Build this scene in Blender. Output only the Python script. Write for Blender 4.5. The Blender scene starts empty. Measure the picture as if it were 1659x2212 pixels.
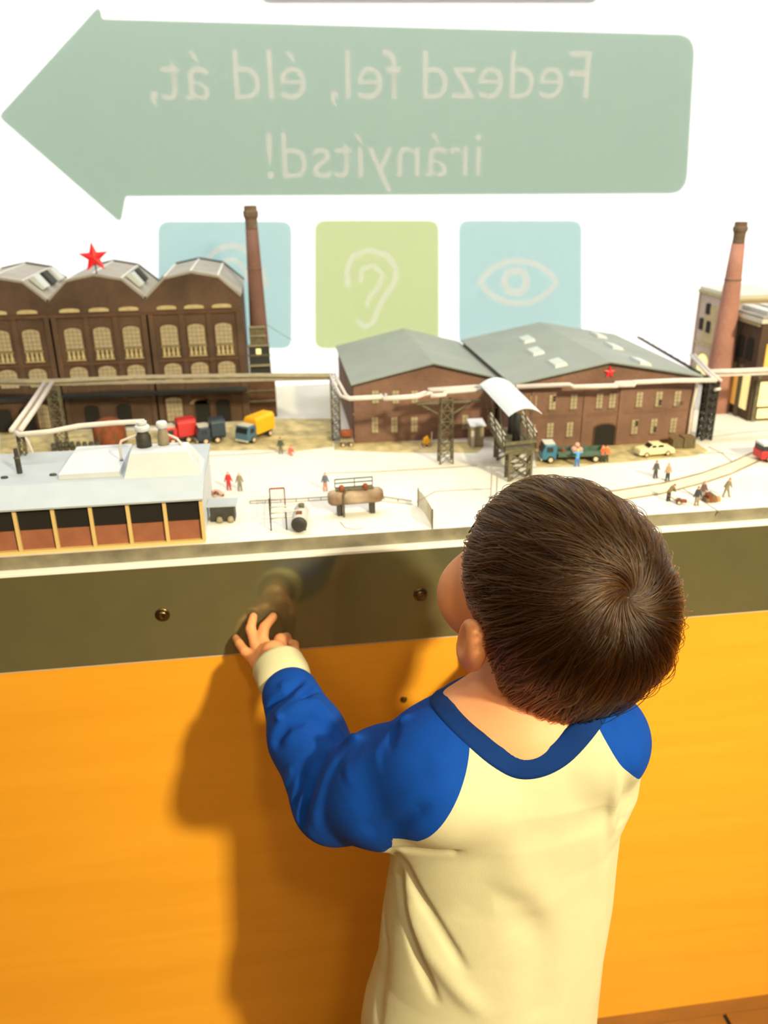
import bpy, bmesh, math, random
import numpy as np
from mathutils import Vector, Matrix
PI = math.pi
R = math.radians
sc = bpy.context.scene
C = sc.collection
random.seed(4)
rng = np.random.default_rng(7)

# ------------------------------------------------------------------ camera
CAMH, FPX, PITCH, YAW, ROLL = 1.25, 1790.0, R(22.6), R(7.4), R(0.75)
fw = np.array([math.sin(YAW)*math.cos(PITCH), math.cos(YAW)*math.cos(PITCH), -math.sin(PITCH)])
_r0 = np.array([math.cos(YAW), -math.sin(YAW), 0.0]); _u0 = np.cross(_r0, fw)
rt = _r0*math.cos(ROLL) - _u0*math.sin(ROLL)
up = _u0*math.cos(ROLL) + _r0*math.sin(ROLL)
CAM = np.array([0, 0, CAMH])
cd = bpy.data.cameras.new('camera'); cam = bpy.data.objects.new('camera', cd); C.objects.link(cam)
cam.matrix_world = Matrix(((rt[0], up[0], -fw[0], CAM[0]), (rt[1], up[1], -fw[1], CAM[1]), (rt[2], up[2], -fw[2], CAM[2]), (0, 0, 0, 1)))
cd.sensor_fit = 'VERTICAL'; cd.sensor_height = 36.0; cd.lens = 36.0*FPX/2212
cd.clip_start = 0.02
cd.dof.use_dof = True; cd.dof.focus_distance = 0.68; cd.dof.aperture_fstop = 6.3
sc.camera = cam
# surveying helpers: where a sight line meets a vertical plane y=const, a level z=const, or a depth
def sight(px, py): return fw + rt*((px-829.5)/FPX) - up*((py-1106.0)/FPX)
def atY(px, py, y): d = sight(px, py); return CAM + d*(y/d[1])
def atZ(px, py, z): d = sight(px, py); return CAM + d*((z-CAMH)/d[2])
def atD(px, py, t): return CAM + sight(px, py)*t

# ------------------------------------------------------------------ world, lights, exposure
sc.view_settings.view_transform = 'Standard'; sc.view_settings.look = 'None'
sc.view_settings.exposure = 0.0; sc.view_settings.gamma = 1.0
sc.view_settings.use_curve_mapping = False
sc.cycles.max_bounces = 8; sc.cycles.diffuse_bounces = 3; sc.cycles.glossy_bounces = 4; sc.cycles.transmission_bounces = 6
sc.cycles.use_adaptive_sampling = True; sc.cycles.adaptive_threshold = 0.02
wd = bpy.data.worlds.new('world'); sc.world = wd; wd.use_nodes = True
wd.node_tree.nodes['Background'].inputs[0].default_value = (1.0, 0.85, 0.65, 1)
wd.node_tree.nodes['Background'].inputs[1].default_value = 0.05
def area(name, loc, target, sx, sy, power, color, spread=180):
    l = bpy.data.lights.new(name, 'AREA'); l.shape = 'RECTANGLE'; l.size = sx; l.size_y = sy
    l.energy = power; l.color = color; l.spread = R(spread)
    o = bpy.data.objects.new(name, l); C.objects.link(o); o.location = loc
    o.rotation_euler = (Vector(target)-Vector(loc)).to_track_quat('-Z', 'Y').to_euler()
    return o
# gallery ceiling spots (warm), soft lights added as fill, and the lamp strip in the lid of the display case (neutral white)
KEY = area('ceiling_spot', (1.50, -1.90, 2.65), (0.45, 0.86, 0.50), 0.20, 0.20, 23, (1.0, 0.88, 0.56), 60)
KEY2 = area('ceiling_spot', (0.20, -1.00, 2.70), (0.2, 0.8, 0.6), 0.16, 0.16, 13, (1.0, 0.86, 0.55))
FILL = area('added_fill_light', (-1.0, -0.9, 2.7), (0.0, 0.8, 0.8), 1.2, 0.8, 9, (1.0, 0.88, 0.62))  # soft fill added to lift the ambient level, no fixture of the gallery
CASE = area('case_lamp', (0.25, 1.34, 2.02), (0.25, 1.25, 0.9), 2.6, 0.30, 14, (0.95, 0.98, 1.0))
REAR = area('added_fill_light', (0.5, -2.4, 2.8), (0.5, -2.8, 0.5), 3.0, 0.5, 45, (1.0, 0.86, 0.55))  # unseen lamp added to brighten the rear room mirrored in the dark band
CASE2 = area('case_front_lamp', (0.25, 0.92, 1.98), (0.25, 1.25, 0.9), 2.4, 0.08, 3.5, (1.0, 0.96, 0.90))

# ------------------------------------------------------------------ materials
def lin(c):
    return tuple(((x/255)/12.92 if x/255 <= 0.04045 else ((x/255+0.055)/1.055)**2.4) for x in c)
def newmat(name):
    m = bpy.data.materials.new(name); m.use_nodes = True
    return m, m.node_tree, m.node_tree.nodes['Principled BSDF']
def mat(name, col, rough=0.6, metal=0.0, noise=0.0, nscale=200.0, bump=0.0, bscale=None, spec=0.5, emit=None, estr=1.0, dirt=None):
    m, t, b = newmat(name); n, L = t.nodes, t.links
    col = lin(col)
    b.inputs['Base Color'].default_value = (*col, 1); b.inputs['Roughness'].default_value = rough
    b.inputs['Metallic'].default_value = metal; b.inputs['Specular IOR Level'].default_value = spec
    tc = n.new('ShaderNodeTexCoord')
    if noise > 0 or dirt:
        nt = n.new('ShaderNodeTexNoise'); nt.inputs['Scale'].default_value = nscale; nt.inputs['Detail'].default_value = 5
        L.new(tc.outputs['Object'], nt.inputs['Vector'])
        cr = n.new('ShaderNodeValToRGB'); L.new(nt.outputs['Fac'], cr.inputs['Fac'])
        d = lin(dirt) if dirt else tuple(x*(1-noise) for x in col)
        cr.color_ramp.elements[0].position = 0.32; cr.color_ramp.elements[0].color = (*d, 1)
        cr.color_ramp.elements[1].position = 0.68; cr.color_ramp.elements[1].color = (*tuple(min(1, x*(1+noise*0.4)) for x in col), 1)
        L.new(cr.outputs['Color'], b.inputs['Base Color'])
    if bump > 0:
        nb = n.new('ShaderNodeTexNoise'); nb.inputs['Scale'].default_value = bscale or nscale; nb.inputs['Detail'].default_value = 4
        L.new(tc.outputs['Object'], nb.inputs['Vector'])
        bp = n.new('ShaderNodeBump'); bp.inputs['Strength'].default_value = bump; bp.inputs['Distance'].default_value = 0.001
        L.new(nb.outputs['Fac'], bp.inputs['Height']); L.new(bp.outputs['Normal'], b.inputs['Normal'])
    if emit:
        b.inputs['Emission Color'].default_value = (*lin(emit), 1); b.inputs['Emission Strength'].default_value = estr
    return m
def brickmat(name, c1, c2, mortar, scale=1.0, dirt=0.5):
    m, t, b = newmat(name); n, L = t.nodes, t.links
    tc = n.new('ShaderNodeTexCoord'); sep = n.new('ShaderNodeSeparateXYZ'); L.new(tc.outputs['Object'], sep.inputs[0])
    ad = n.new('ShaderNodeMath'); ad.operation = 'ADD'; L.new(sep.outputs['X'], ad.inputs[0]); L.new(sep.outputs['Y'], ad.inputs[1])
    cm = n.new('ShaderNodeCombineXYZ'); L.new(ad.outputs[0], cm.inputs['X']); L.new(sep.outputs['Z'], cm.inputs['Y'])
    br = n.new('ShaderNodeTexBrick'); br.inputs['Scale'].default_value = 330*scale
    br.inputs['Color1'].default_value = (*lin(c1), 1); br.inputs['Color2'].default_value = (*lin(c2), 1); br.inputs['Mortar'].default_value = (*lin(mortar), 1)
    br.inputs['Mortar Size'].default_value = 0.06; br.inputs['Brick Width'].default_value = 1.0; br.inputs['Row Height'].default_value = 0.4
    L.new(cm.outputs[0], br.inputs['Vector'])
    nt = n.new('ShaderNodeTexNoise'); nt.inputs['Scale'].default_value = 14; nt.inputs['Detail'].default_value = 6; L.new(tc.outputs['Object'], nt.inputs['Vector'])
    mr = n.new('ShaderNodeMapRange'); mr.inputs['From Min'].default_value = 0.3; mr.inputs['From Max'].default_value = 0.7
    mr.inputs['To Min'].default_value = 1-dirt; mr.inputs['To Max'].default_value = 1.1; L.new(nt.outputs['Fac'], mr.inputs['Value'])
    mx = n.new('ShaderNodeVectorMath'); mx.operation = 'SCALE'; L.new(br.outputs['Color'], mx.inputs[0]); L.new(mr.outputs[0], mx.inputs['Scale'])
    L.new(mx.outputs[0], b.inputs['Base Color']); b.inputs['Roughness'].default_value = 0.85
    return m
def woodmat(name, c1, c2, rough=0.45, sc_=(1.2, 8, 14)):
    m, t, b = newmat(name); n, L = t.nodes, t.links
    tc = n.new('ShaderNodeTexCoord'); mp = n.new('ShaderNodeMapping'); mp.inputs['Scale'].default_value = sc_
    L.new(tc.outputs['Object'], mp.inputs[0])
    nt = n.new('ShaderNodeTexNoise'); nt.inputs['Scale'].default_value = 1.6; nt.inputs['Detail'].default_value = 7; nt.inputs['Roughness'].default_value = 0.55
    nt.inputs['Distortion'].default_value = 0.6
    L.new(mp.outputs[0], nt.inputs['Vector'])
    cr = n.new('ShaderNodeValToRGB'); L.new(nt.outputs['Fac'], cr.inputs['Fac'])
    cr.color_ramp.elements[0].position = 0.3; cr.color_ramp.elements[0].color = (*lin(c1), 1)
    cr.color_ramp.elements[1].position = 0.7; cr.color_ramp.elements[1].color = (*lin(c2), 1)
    L.new(cr.outputs[0], b.inputs['Base Color']); b.inputs['Roughness'].default_value = rough; b.inputs['Coat Weight'].default_value = 0.12
    b.inputs['Coat Roughness'].default_value = 0.35
    return m

M = {}
M['panel_wood'] = woodmat('maple_panel', (228, 156, 38), (237, 165, 46))
M['dark_panel'] = mat('dark_gloss_panel', (122, 118, 86), 0.10, metal=0.45, noise=0.05, nscale=30, spec=1.0)
M['edge_white'] = mat('white_edge', (225, 215, 200), 0.35)
M['lip'] = mat('polished_lip', (246, 246, 244), 0.25)
M['slab'] = mat('grey_slab_edge', (140, 132, 112), 0.5, noise=0.35, nscale=45)
M['floor'] = woodmat('floor_plank', (120, 80, 30), (150, 100, 42), 0.4, (3, 12, 3))
M['joint'] = mat('floor_joint', (30, 22, 14), 0.8)
M['room_wall'] = mat('gallery_wall', (150, 132, 84), 0.8, noise=0.06, nscale=5)
M['room_dark'] = mat('dark_reflection_panel', (46, 44, 46), 0.7)
M['room_light'] = mat('pale_reflection_panel', (235, 205, 110), 0.7)
M['ceil'] = mat('gallery_ceiling', (200, 190, 170), 0.8)
M['steel'] = mat('bolt_steel', (120, 105, 75), 0.28, metal=1.0)
M['plastic_white'] = mat('case_frame', (210, 208, 204), 0.5)

# ------------------------------------------------------------------ mesh helpers
def link(name, me, m=None, parent=None, kind=None):
    o = bpy.data.objects.new(name, me); C.objects.link(o)
    if m is not None and me is not None:
        for x in (m if isinstance(m, (list, tuple)) else [m]): me.materials.append(x)
    if parent is not None: o.parent = parent
    if kind: o['kind'] = kind
    return o
def tag(o, label, cat, group=None):
    o['label'] = label; o['category'] = cat
    if group: o['group'] = group
    return o
def empty(name, loc, rz=0.0, label=None, cat=None, group=None):
    o = bpy.data.objects.new(name, None); C.objects.link(o); o.location = [float(v) for v in loc]; o.rotation_euler = (0, 0, rz)
    o.empty_display_size = 0.01
    if label: tag(o, label, cat, group)
    return o
class MB:
    """collects vertices and faces for one mesh object"""
    def __init__(s): s.v = []; s.f = []; s.mi = []; s.cur = 0
    def add(s, vs, fs):
        b = len(s.v); s.v += [tuple(float(c) for c in p) for p in vs]
        for f in fs: s.f.append([b+i for i in f]); s.mi.append(s.cur)
    def box(s, x0, x1, y0, y1, z0, z1):
        s.add([(x0, y0, z0), (x1, y0, z0), (x1, y1, z0), (x0, y1, z0), (x0, y0, z1), (x1, y0, z1), (x1, y1, z1), (x0, y1, z1)],
              [(3, 2, 1, 0), (4, 5, 6, 7), (0, 1, 5, 4), (1, 2, 6, 5), (2, 3, 7, 6), (3, 0, 4, 7)]); return s
    def beam(s, a, b, w, h=None):
        a, b = Vector(a), Vector(b); h = h or w; d = (b-a).normalized()
        x = d.cross(Vector((0, 0, 1)))
        if x.length < 1e-4: x = Vector((1, 0, 0))
        x.normalize(); z = x.cross(d)
        vs = [p + x*sx*w/2 + z*sz*h/2 for p in (a, b) for sx, sz in ((-1, -1), (1, -1), (1, 1), (-1, 1))]
        s.add(vs, [(3, 2, 1, 0), (4, 5, 6, 7), (0, 1, 5, 4), (1, 2, 6, 5), (2, 3, 7, 6), (3, 0, 4, 7)]); return s
    def tube(s, pts, r, n=8, r1=None, cap=True):
        pts = [Vector(p) for p in pts]; rings = []; m = len(pts)
        prev = None
        for i, p in enumerate(pts):
            d = (pts[min(i+1, m-1)]-pts[max(i-1, 0)]).normalized()
            if prev is None:
                x = d.cross(Vector((0, 0, 1)))
                if x.length < 1e-3: x = d.cross(Vector((0, 1, 0)))
            else: x = prev - d*prev.dot(d)
            x.normalize(); prev = x; y = d.cross(x)
            rr = r if r1 is None else r+(r1-r)*i/(m-1)
            if isinstance(r, (list, tuple)): rr = r[i]
            rings.append([p+x*math.cos(2*PI*k/n)*rr+y*math.sin(2*PI*k/n)*rr for k in range(n)])
        fs = []
        for i in range(m-1):
            for k in range(n): fs.append((i*n+k, i*n+(k+1) % n, (i+1)*n+(k+1) % n, (i+1)*n+k))
        if cap: fs.append(tuple(range(n))[::-1]); fs.append(tuple((m-1)*n+k for k in range(n)))
        s.add([v for ring in rings for v in ring], fs); return s
    def lathe(s, prof, c=(0, 0, 0), n=20, phase=0.0, sx=1, sy=1):
        vs = [(c[0]+r*sx*math.cos(2*PI*k/n+phase), c[1]+r*sy*math.sin(2*PI*k/n+phase), c[2]+z) for r, z in prof for k in range(n)]
        fs = [(i*n+k, i*n+(k+1) % n, (i+1)*n+(k+1) % n, (i+1)*n+k) for i in range(len(prof)-1) for k in range(n)]
        fs.append(tuple(range(n))[::-1]); fs.append(tuple((len(prof)-1)*n+k for k in range(n)))
        s.add(vs, fs); return s
    def prism(s, poly, axis, a0, a1):
        """poly: 2D outline counter-clockwise, extruded along axis ('x','y','z')"""
        def P(u, v, a): return {'x': (a, u, v), 'y': (u, a, v), 'z': (u, v, a)}[axis]
        n = len(poly)
        vs = [P(u, v, a0) for u, v in poly]+[P(u, v, a1) for u, v in poly]
        fs = [tuple(range(n)), tuple(range(2*n-1, n-1, -1))]+[(i, i+n, (i+1) % n+n, (i+1) % n) for i in range(n)]
        s.add(vs, fs); return s
    def build(s, name, m, parent=None, kind=None, smooth=False, loc=None, bevel=0.0):
        me = bpy.data.meshes.new(name); me.from_pydata(s.v, [], s.f); me.update()
        ms = m if isinstance(m, (list, tuple)) else [m]
        bm = bmesh.new(); bm.from_mesh(me)
        bmesh.ops.recalc_face_normals(bm, faces=bm.faces)
        if bevel > 0:
            bmesh.ops.remove_doubles(bm, verts=bm.verts, dist=1e-6)
            bmesh.ops.bevel(bm, geom=[e for e in bm.edges], offset=bevel, segments=2, affect='EDGES', profile=0.5)
        bm.to_mesh(me); bm.free()
        if len(ms) > 1 and bevel == 0:
            for p, i in zip(me.polygons, s.mi): p.material_index = i
        if smooth: me.polygons.foreach_set('use_smooth', [True]*len(me.polygons))
        o = link(name, me, list(ms), parent, kind)
        if loc is not None: o.location = [float(c) for c in loc]
        return o
def arch(x, z0, w, h, rise, n=8):
    """outline of an arched opening centred on x, sill z0, total height h, the top rise high"""
    pts = [(x-w/2, z0), (x+w/2, z0)]
    for i in range(n+1):
        a = PI*i/n
        pts.append((x+w/2*math.cos(a), z0+h-rise+rise*math.sin(a)))
    return pts

# ------------------------------------------------------------------ the setting
GZ = CAMH-0.39          # level of the model's yard
YW = 0.86               # face of the case plinth
ZLIP, ZBAND, ZFL = 0.845, 0.721, -0.01
YS = 1.63               # luminous wall with the sign
def struct(name, mb, m, **k): return mb.build(name, m, kind='structure', **k)
struct('floor', MB().box(-2.6, 3.6, -3.2, 1.9, ZFL-0.06, ZFL-0.004), M['joint'])
fl = bpy.data.objects['floor']
k = 0
for j in range(14):                       # planks near the plinth, long side along x
    y1 = YW-0.022-0.09*j; off = (0.37 if j % 2 else 0.0)
    for i in range(-6, 5):
        x0 = 0.6695-0.022+0.62*i+off*0.9+(0 if j else 0)
        MB().box(x0+0.0035, x0+0.62-0.0035, y1-0.0865, y1-0.0, ZFL-0.02, ZFL).build('plank', M['floor'], fl)
MB().box(-2.6, 3.6, YW-0.0215, YW+0.4, ZFL-0.02, ZFL).build('plank', M['floor'], fl)
MB().box(-2.6, 3.6, -3.2, YW-0.022-0.09*14, ZFL-0.02, ZFL).build('plank', M['floor'], fl)
struct('wall_front', MB().box(-2.6, 3.6, YW, YW+0.02, ZFL, ZBAND-0.0022), M['panel_wood'])
struct('trim_1', MB().box(-2.6, 3.6, YW-0.0016, YW+0.02, ZBAND-0.0022, ZBAND), M['edge_white'])
struct('trim_2', MB().box(-2.6, 3.6, YW-0.0035, YW+0.02, ZBAND, ZLIP-0.004), M['dark_panel'])
struct('trim_3', MB().box(-2.6, 3.6, YW-0.005, YW+0.012, ZLIP-0.004, ZLIP), M['lip'], bevel=0.0008)
struct('wall_back', MB().box(-2.6, 3.6, YS+0.001, YS+0.05, 0.0, 2.9), mat('luminous_wall', (250, 250, 250), 0.6, emit=(255, 255, 255), estr=1.15))
struct('wall_left', MB().box(-2.66, -2.6, -3.2, 1.9, ZFL, 2.9), M['room_wall'])
struct('wall_right', MB().box(3.6, 3.66, -3.2, 1.9, ZFL, 2.9), M['room_wall'])
struct('wall_rear', MB().box(-2.6, 3.6, -3.26, -3.2, ZFL, 2.9), M['room_wall'])
struct('ceiling', MB().box(-2.6, 3.6, -3.2, 1.9, 2.9, 2.96), M['ceil'])
wr = bpy.data.objects['wall_rear']
for x0, x1, z0, z1, mm in ((-2.4, -1.5, 0.2, 2.2, 'room_light'), (-0.9, -0.5, 0.2, 2.2, 'room_light'), (0.15, 0.55, 0.2, 2.2, 'room_dark'), (1.5, 2.3, 0.0, 2.1, 'room_dark')):
    MB().box(x0, x1, -3.2, -3.17, z0, z1).build('reflection_panel', M[mm], wr)  # unseen panels added to give the dark band pale and dark reflections
# lid of the display case, carrying the lamp strip
struct('trim_4', MB().box(-2.5, 3.5, YW+0.0, YS, 2.05, 2.08), M['plastic_white'])

# front pane of the case
def glassmat():
    m = bpy.data.materials.new('clear_glass'); m.use_nodes = True; t = m.node_tree; t.nodes.clear()
    o = t.nodes.new('ShaderNodeOutputMaterial'); a = t.nodes.new('ShaderNodeBsdfTransparent'); g = t.nodes.new('ShaderNodeBsdfGlossy')
    g.inputs['Roughness'].default_value = 0.02; a.inputs[0].default_value = (0.985, 0.99, 0.985, 1)
    f = t.nodes.new('ShaderNodeFresnel'); f.inputs[0].default_value = 1.25
    mx = t.nodes.new('ShaderNodeMixShader'); t.links.new(f.outputs[0], mx.inputs[0]); t.links.new(a.outputs[0], mx.inputs[1]); t.links.new(g.outputs[0], mx.inputs[2])
    t.links.new(mx.outputs[0], o.inputs[0]); return m
M['glass'] = glassmat()
_g = MB(); _g.add([(-2.5, YW+0.004, ZLIP+0.0002), (3.5, YW+0.004, ZLIP+0.0002), (3.5, YW+0.004, 2.05), (-2.5, YW+0.004, 2.05)], [(0, 1, 2, 3)])
tag(_g.build('glass_pane', M['glass']), 'clear front pane of the display case above the dark band', 'glass')
# frosted pane before the luminous wall
def frostmat():
    m = bpy.data.materials.new('frosted_glass'); m.use_nodes = True; t = m.node_tree; t.nodes.clear()
    o = t.nodes.new('ShaderNodeOutputMaterial'); a = t.nodes.new('ShaderNodeBsdfRefraction'); d = t.nodes.new('ShaderNodeBsdfTranslucent')
    a.inputs['Roughness'].default_value = 0.30; a.inputs['IOR'].default_value = 1.30; a.inputs['Color'].default_value = (1, 1, 1, 1)
    g = t.nodes.new('ShaderNodeBsdfDiffuse'); g.inputs[0].default_value = (0.9, 0.9, 0.9, 1)
    mx = t.nodes.new('ShaderNodeMixShader'); mx.inputs[0].default_value = 0.12
    t.links.new(a.outputs[0], mx.inputs[1]); t.links.new(g.outputs[0], mx.inputs[2]); t.links.new(mx.outputs[0], o.inputs[0]); return m
M['frost'] = frostmat()
tag(MB().box(-2.5, 3.5, 1.590, 1.594, GZ, 2.04).build('frosted_pane', M['frost']), 'frosted glass back of the display case in front of the arrow sign', 'glass')

# ---- the sign seen from behind through the frosted pane
def glow(name, c, s=0.62): return mat(name, tuple(x*0.6 for x in c), 0.6, emit=c, estr=s)
M['s_green'] = glow('sign_green', (140, 178, 160), 0.80); M['s_text'] = glow('sign_cream', (196, 198, 182), 0.82)
M['s_blue'] = glow('sign_blue', (166, 212, 214), 0.90); M['s_lime'] = glow('sign_lime', (196, 214, 142), 0.88); M['s_grey'] = glow('sign_grey', (150, 150, 155))
M['s_icon_b'] = glow('icon_grey', (206, 214, 204), 0.92); M['s_icon_g'] = glow('icon_sage', (214, 220, 184), 0.92)
def rounded(poly, rad, n=6):
    out = []; m = len(poly)
    for i in range(m):
        p, a, b = Vector(poly[i]), Vector(poly[i-1]), Vector(poly[(i+1) % m])
        r_ = rad[i] if isinstance(rad, (list, tuple)) else rad
        if r_ <= 0: out.append(tuple(p)); continue
        u, v = (a-p).normalized(), (b-p).normalized()
        for k in range(n+1):
            s = k/n; q = p+u*r_*(1-s)**2+v*r_*s**2
            out.append(tuple(q))
    return out
def S(px, py): p = atY(px, py, YS); return (p[0], p[2])
def flat(poly, y, th=0.0015): return MB().prism(poly, 'y', y-th, y)
arrow = [S(-2, 252), S(262, 482), S(272, 424), S(1480, 418), S(1500, 76), S(222, 42), S(216, 12)]
ar = flat(rounded(arrow, [0.01, 0.012, 0.004, 0.035, 0.035, 0.004, 0.012]), YS-0.002).build('arrow_sign', M['s_green'])
tag(ar, 'large green arrow sign pointing left, its lettering seen mirrored', 'sign')
def textmesh(s, x0, x1, zbase, yy, parent, m, bold=0.0):
    cu = bpy.data.curves.new('lettering', 'FONT'); cu.body = s; cu.extrude = 0.0; cu.resolution_u = 4; cu.offset = bold
    o = bpy.data.objects.new('tmp', cu); C.objects.link(o); bpy.context.view_layer.update()
    me = bpy.data.meshes.new_from_object(o.evaluated_get(bpy.context.evaluated_depsgraph_get()))
    bpy.data.objects.remove(o)
    xs = [v.co.x for v in me.vertices]; a, b = min(xs), max(xs); k_ = (x1-x0)/(b-a)
    for v in me.vertices: v.co = Vector((x1-(v.co.x-a)*k_, yy, zbase+v.co.y*k_))
    return link('lettering', me, m, parent)
t1 = S(326, 215), S(1268, 215); t2 = S(578, 386), S(1037, 384)
textmesh('Fedezd fel, éld át,', t1[0][0], t1[1][0], t1[0][1]-0.001, YS-0.0045, ar, M['s_text'], -0.005)
textmesh('irányítsd!', t2[0][0], t2[1][0], t2[0][1], YS-0.0045, ar, M['s_text'], -0.005)
def icon_panel(x0, x1, y0, y1, m, label):
    poly = rounded([S(x0, y1), S(x1, y1), S(x1, y0), S(x0, y0)], 0.02)
    o = flat(poly, YS-0.002).build('icon_panel', m); return tag(o, label, 'sign', 'square icon panels under the arrow')
def ribbon(pts, w, parent, m, closed=False):
    P_ = [Vector(S(*p)) for p in pts]; n = len(P_); L_, R_ = [], []
    for i, p in enumerate(P_):
        a = P_[i-1] if (i or closed) else P_[0]; b = P_[(i+1) % n] if (i < n-1 or closed) else P_[-1]
        d = (b-a).normalized(); q = Vector((-d.y, d.x))*w/2; L_.append(p+q); R_.append(p-q)
    mb = MB()
    for i in range(n if closed else n-1):
        j = (i+1) % n
        mb.add([(L_[i].x, YS-0.0045, L_[i].y), (R_[i].x, YS-0.0045, R_[i].y), (R_[j].x, YS-0.0045, R_[j].y), (L_[j].x, YS-0.0045, L_[j].y)], [(0, 1, 2, 3)])
    return mb.build('icon', m, parent)
def arc(cx, cy, rx, ry, a0, a1, n=20): return [(cx+rx*math.cos(R(a0+(a1-a0)*i/n)), cy+ry*math.sin(R(a0+(a1-a0)*i/n))) for i in range(n+1)]
ip = icon_panel(342, 630, 478, 752, M['s_blue'], 'pale blue icon panel partly behind the left chimney')
ribbon(arc(500, 640, 75, 110, 190, 350), 0.010, ip, M['s_icon_b']); ribbon(arc(500, 640, 40, 80, 200, 340), 0.008, ip, M['s_icon_b'])
ip = icon_panel(680, 947, 476, 752, M['s_lime'], 'lime green icon panel showing an ear')
ribbon([(752, 620), (748, 585), (762, 552), (795, 540), (835, 550), (856, 580), (850, 615), (828, 642), (815, 668), (806, 695), (788, 706), (770, 690)], 0.011, ip, M['s_icon_g'])
ribbon([(778, 610), (780, 582), (805, 572), (826, 592), (816, 622), (796, 640), (792, 660)], 0.009, ip, M['s_icon_g'])
ip = icon_panel(990, 1255, 476, 745, M['s_blue'], 'pale blue icon panel showing an eye')
ribbon(arc(1118, 668, 100, 105, 215, 325)+arc(1118, 550, 100, 105, 35, 145), 0.011, ip, M['s_icon_b'], True)
ribbon(arc(1112, 608, 24, 24, 0, 340), 0.014, ip, M['s_icon_b'], True)
tag(flat(rounded([S(560, 8), S(1292, 8), S(1292, -150), S(560, -150)], 0.02), YS-0.002).build('grey_sign', M['s_grey']), 'grey sign panel above the arrow, only its bottom edge in view', 'sign')

# ---- bolts of the plinth
def bolt(px, py, r, label, mt='steel'):
    p = atY(px, py, YW-0.0035)
    e = empty('bolt', (p[0], YW-(0.0035 if py < 1340 else 0.0), p[2]), 0, label, 'bolt', 'round bolts of the plinth')
    mb = MB(); prof = [(r*1.35, 0), (r*1.35, 0.0008), (r*1.1, 0.0012)]
    mb.lathe(prof, n=24); o = mb.build('washer', M[mt], e, smooth=True); o.rotation_euler = (PI/2, 0, 0)
    mb = MB().lathe([(r, 0.001), (r, 0.0025), (r*0.85, 0.004), (r*0.5, 0.0048), (r*0.35, 0.0040), (0.0001, 0.0038)], n=24)
    o = mb.build('bolt_head', M[mt], e, smooth=True); o.rotation_euler = (PI/2, 0, 0)
bolt(351, 1328, 0.0062, 'steel bolt on the dark band, left of the hand')
bolt(908, 1284, 0.0062, 'steel bolt on the dark band beside the child\'s cheek')
bolt(873, 1514, 0.0032, 'small bolt in the orange wood just above the blue sleeve')

# ------------------------------------------------------------------ the child
M['skin'] = mat('skin', (240, 166, 118), 0.5, noise=0.04, nscale=60)
M['skin'].node_tree.nodes['Principled BSDF'].inputs['Subsurface Weight'].default_value = 0.45
M['skin'].node_tree.nodes['Principled BSDF'].inputs['Subsurface Radius'].default_value = (0.010, 0.003, 0.0015)
M['skin'].node_tree.nodes['Principled BSDF'].inputs['Subsurface Scale'].default_value = 1.0
M['cream'] = mat('cream_jersey', (206, 200, 166), 0.9, noise=0.03, nscale=60, bump=0.25, bscale=1500, spec=0.15)
M['blue'] = mat('blue_jersey', (4, 68, 166), 0.85, noise=0.06, nscale=60, bump=0.25, bscale=1500, spec=0.2)
M['blue_rib'] = mat('blue_rib', (3, 46, 112), 0.85, noise=0.05, nscale=60, bump=0.3, bscale=1500, spec=0.2)
M['denim'] = mat('denim', (38, 48, 78), 0.9, noise=0.2, nscale=300)
M['shoe'] = mat('shoe_canvas', (60, 62, 70), 0.8); M['sole'] = mat('shoe_sole', (225, 222, 214), 0.6)
M['hair_base'] = mat('hair_base', (62, 44, 26), 0.6, noise=0.3, nscale=80)
M['eye'] = mat('eye_white', (235, 232, 226), 0.15); M['iris'] = mat('iris_brown', (60, 36, 18), 0.1); M['lips'] = mat('lips', (200, 110, 95), 0.5)
M['nail'] = mat('fingernail', (245, 190, 165), 0.3)

def smin(a, b, k):
    h = np.clip(0.5+0.5*(b-a)/k, 0, 1); return b*(1-h)+a*h-k*h*(1-h)
def smax(a, b, k): return -smin(-a, -b, k)
def capsule(p, a, b, r0, r1):
    a = np.asarray(a, float); b = np.asarray(b, float); ab = b-a
    t = np.clip(((p-a)@ab)/(ab@ab), 0, 1)
    return np.linalg.norm(p-a-t[:, None]*ab, axis=1)-(r0+(r1-r0)*t)
def ellip(p, c, r):
    q = p-np.asarray(c, float); r = np.asarray(r, float)
    k0 = np.linalg.norm(q/r, axis=1); k1 = np.linalg.norm(q/(r*r), axis=1)+1e-9
    return k0*(k0-1)/k1
def chain(p, pts, rs, k=0.0):
    d = None
    for i in range(len(pts)-1):
        c = capsule(p, pts[i], pts[i+1], rs[i], rs[i+1]); d = c if d is None else (smin(d, c, k) if k else np.minimum(d, c))
    return d
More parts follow.
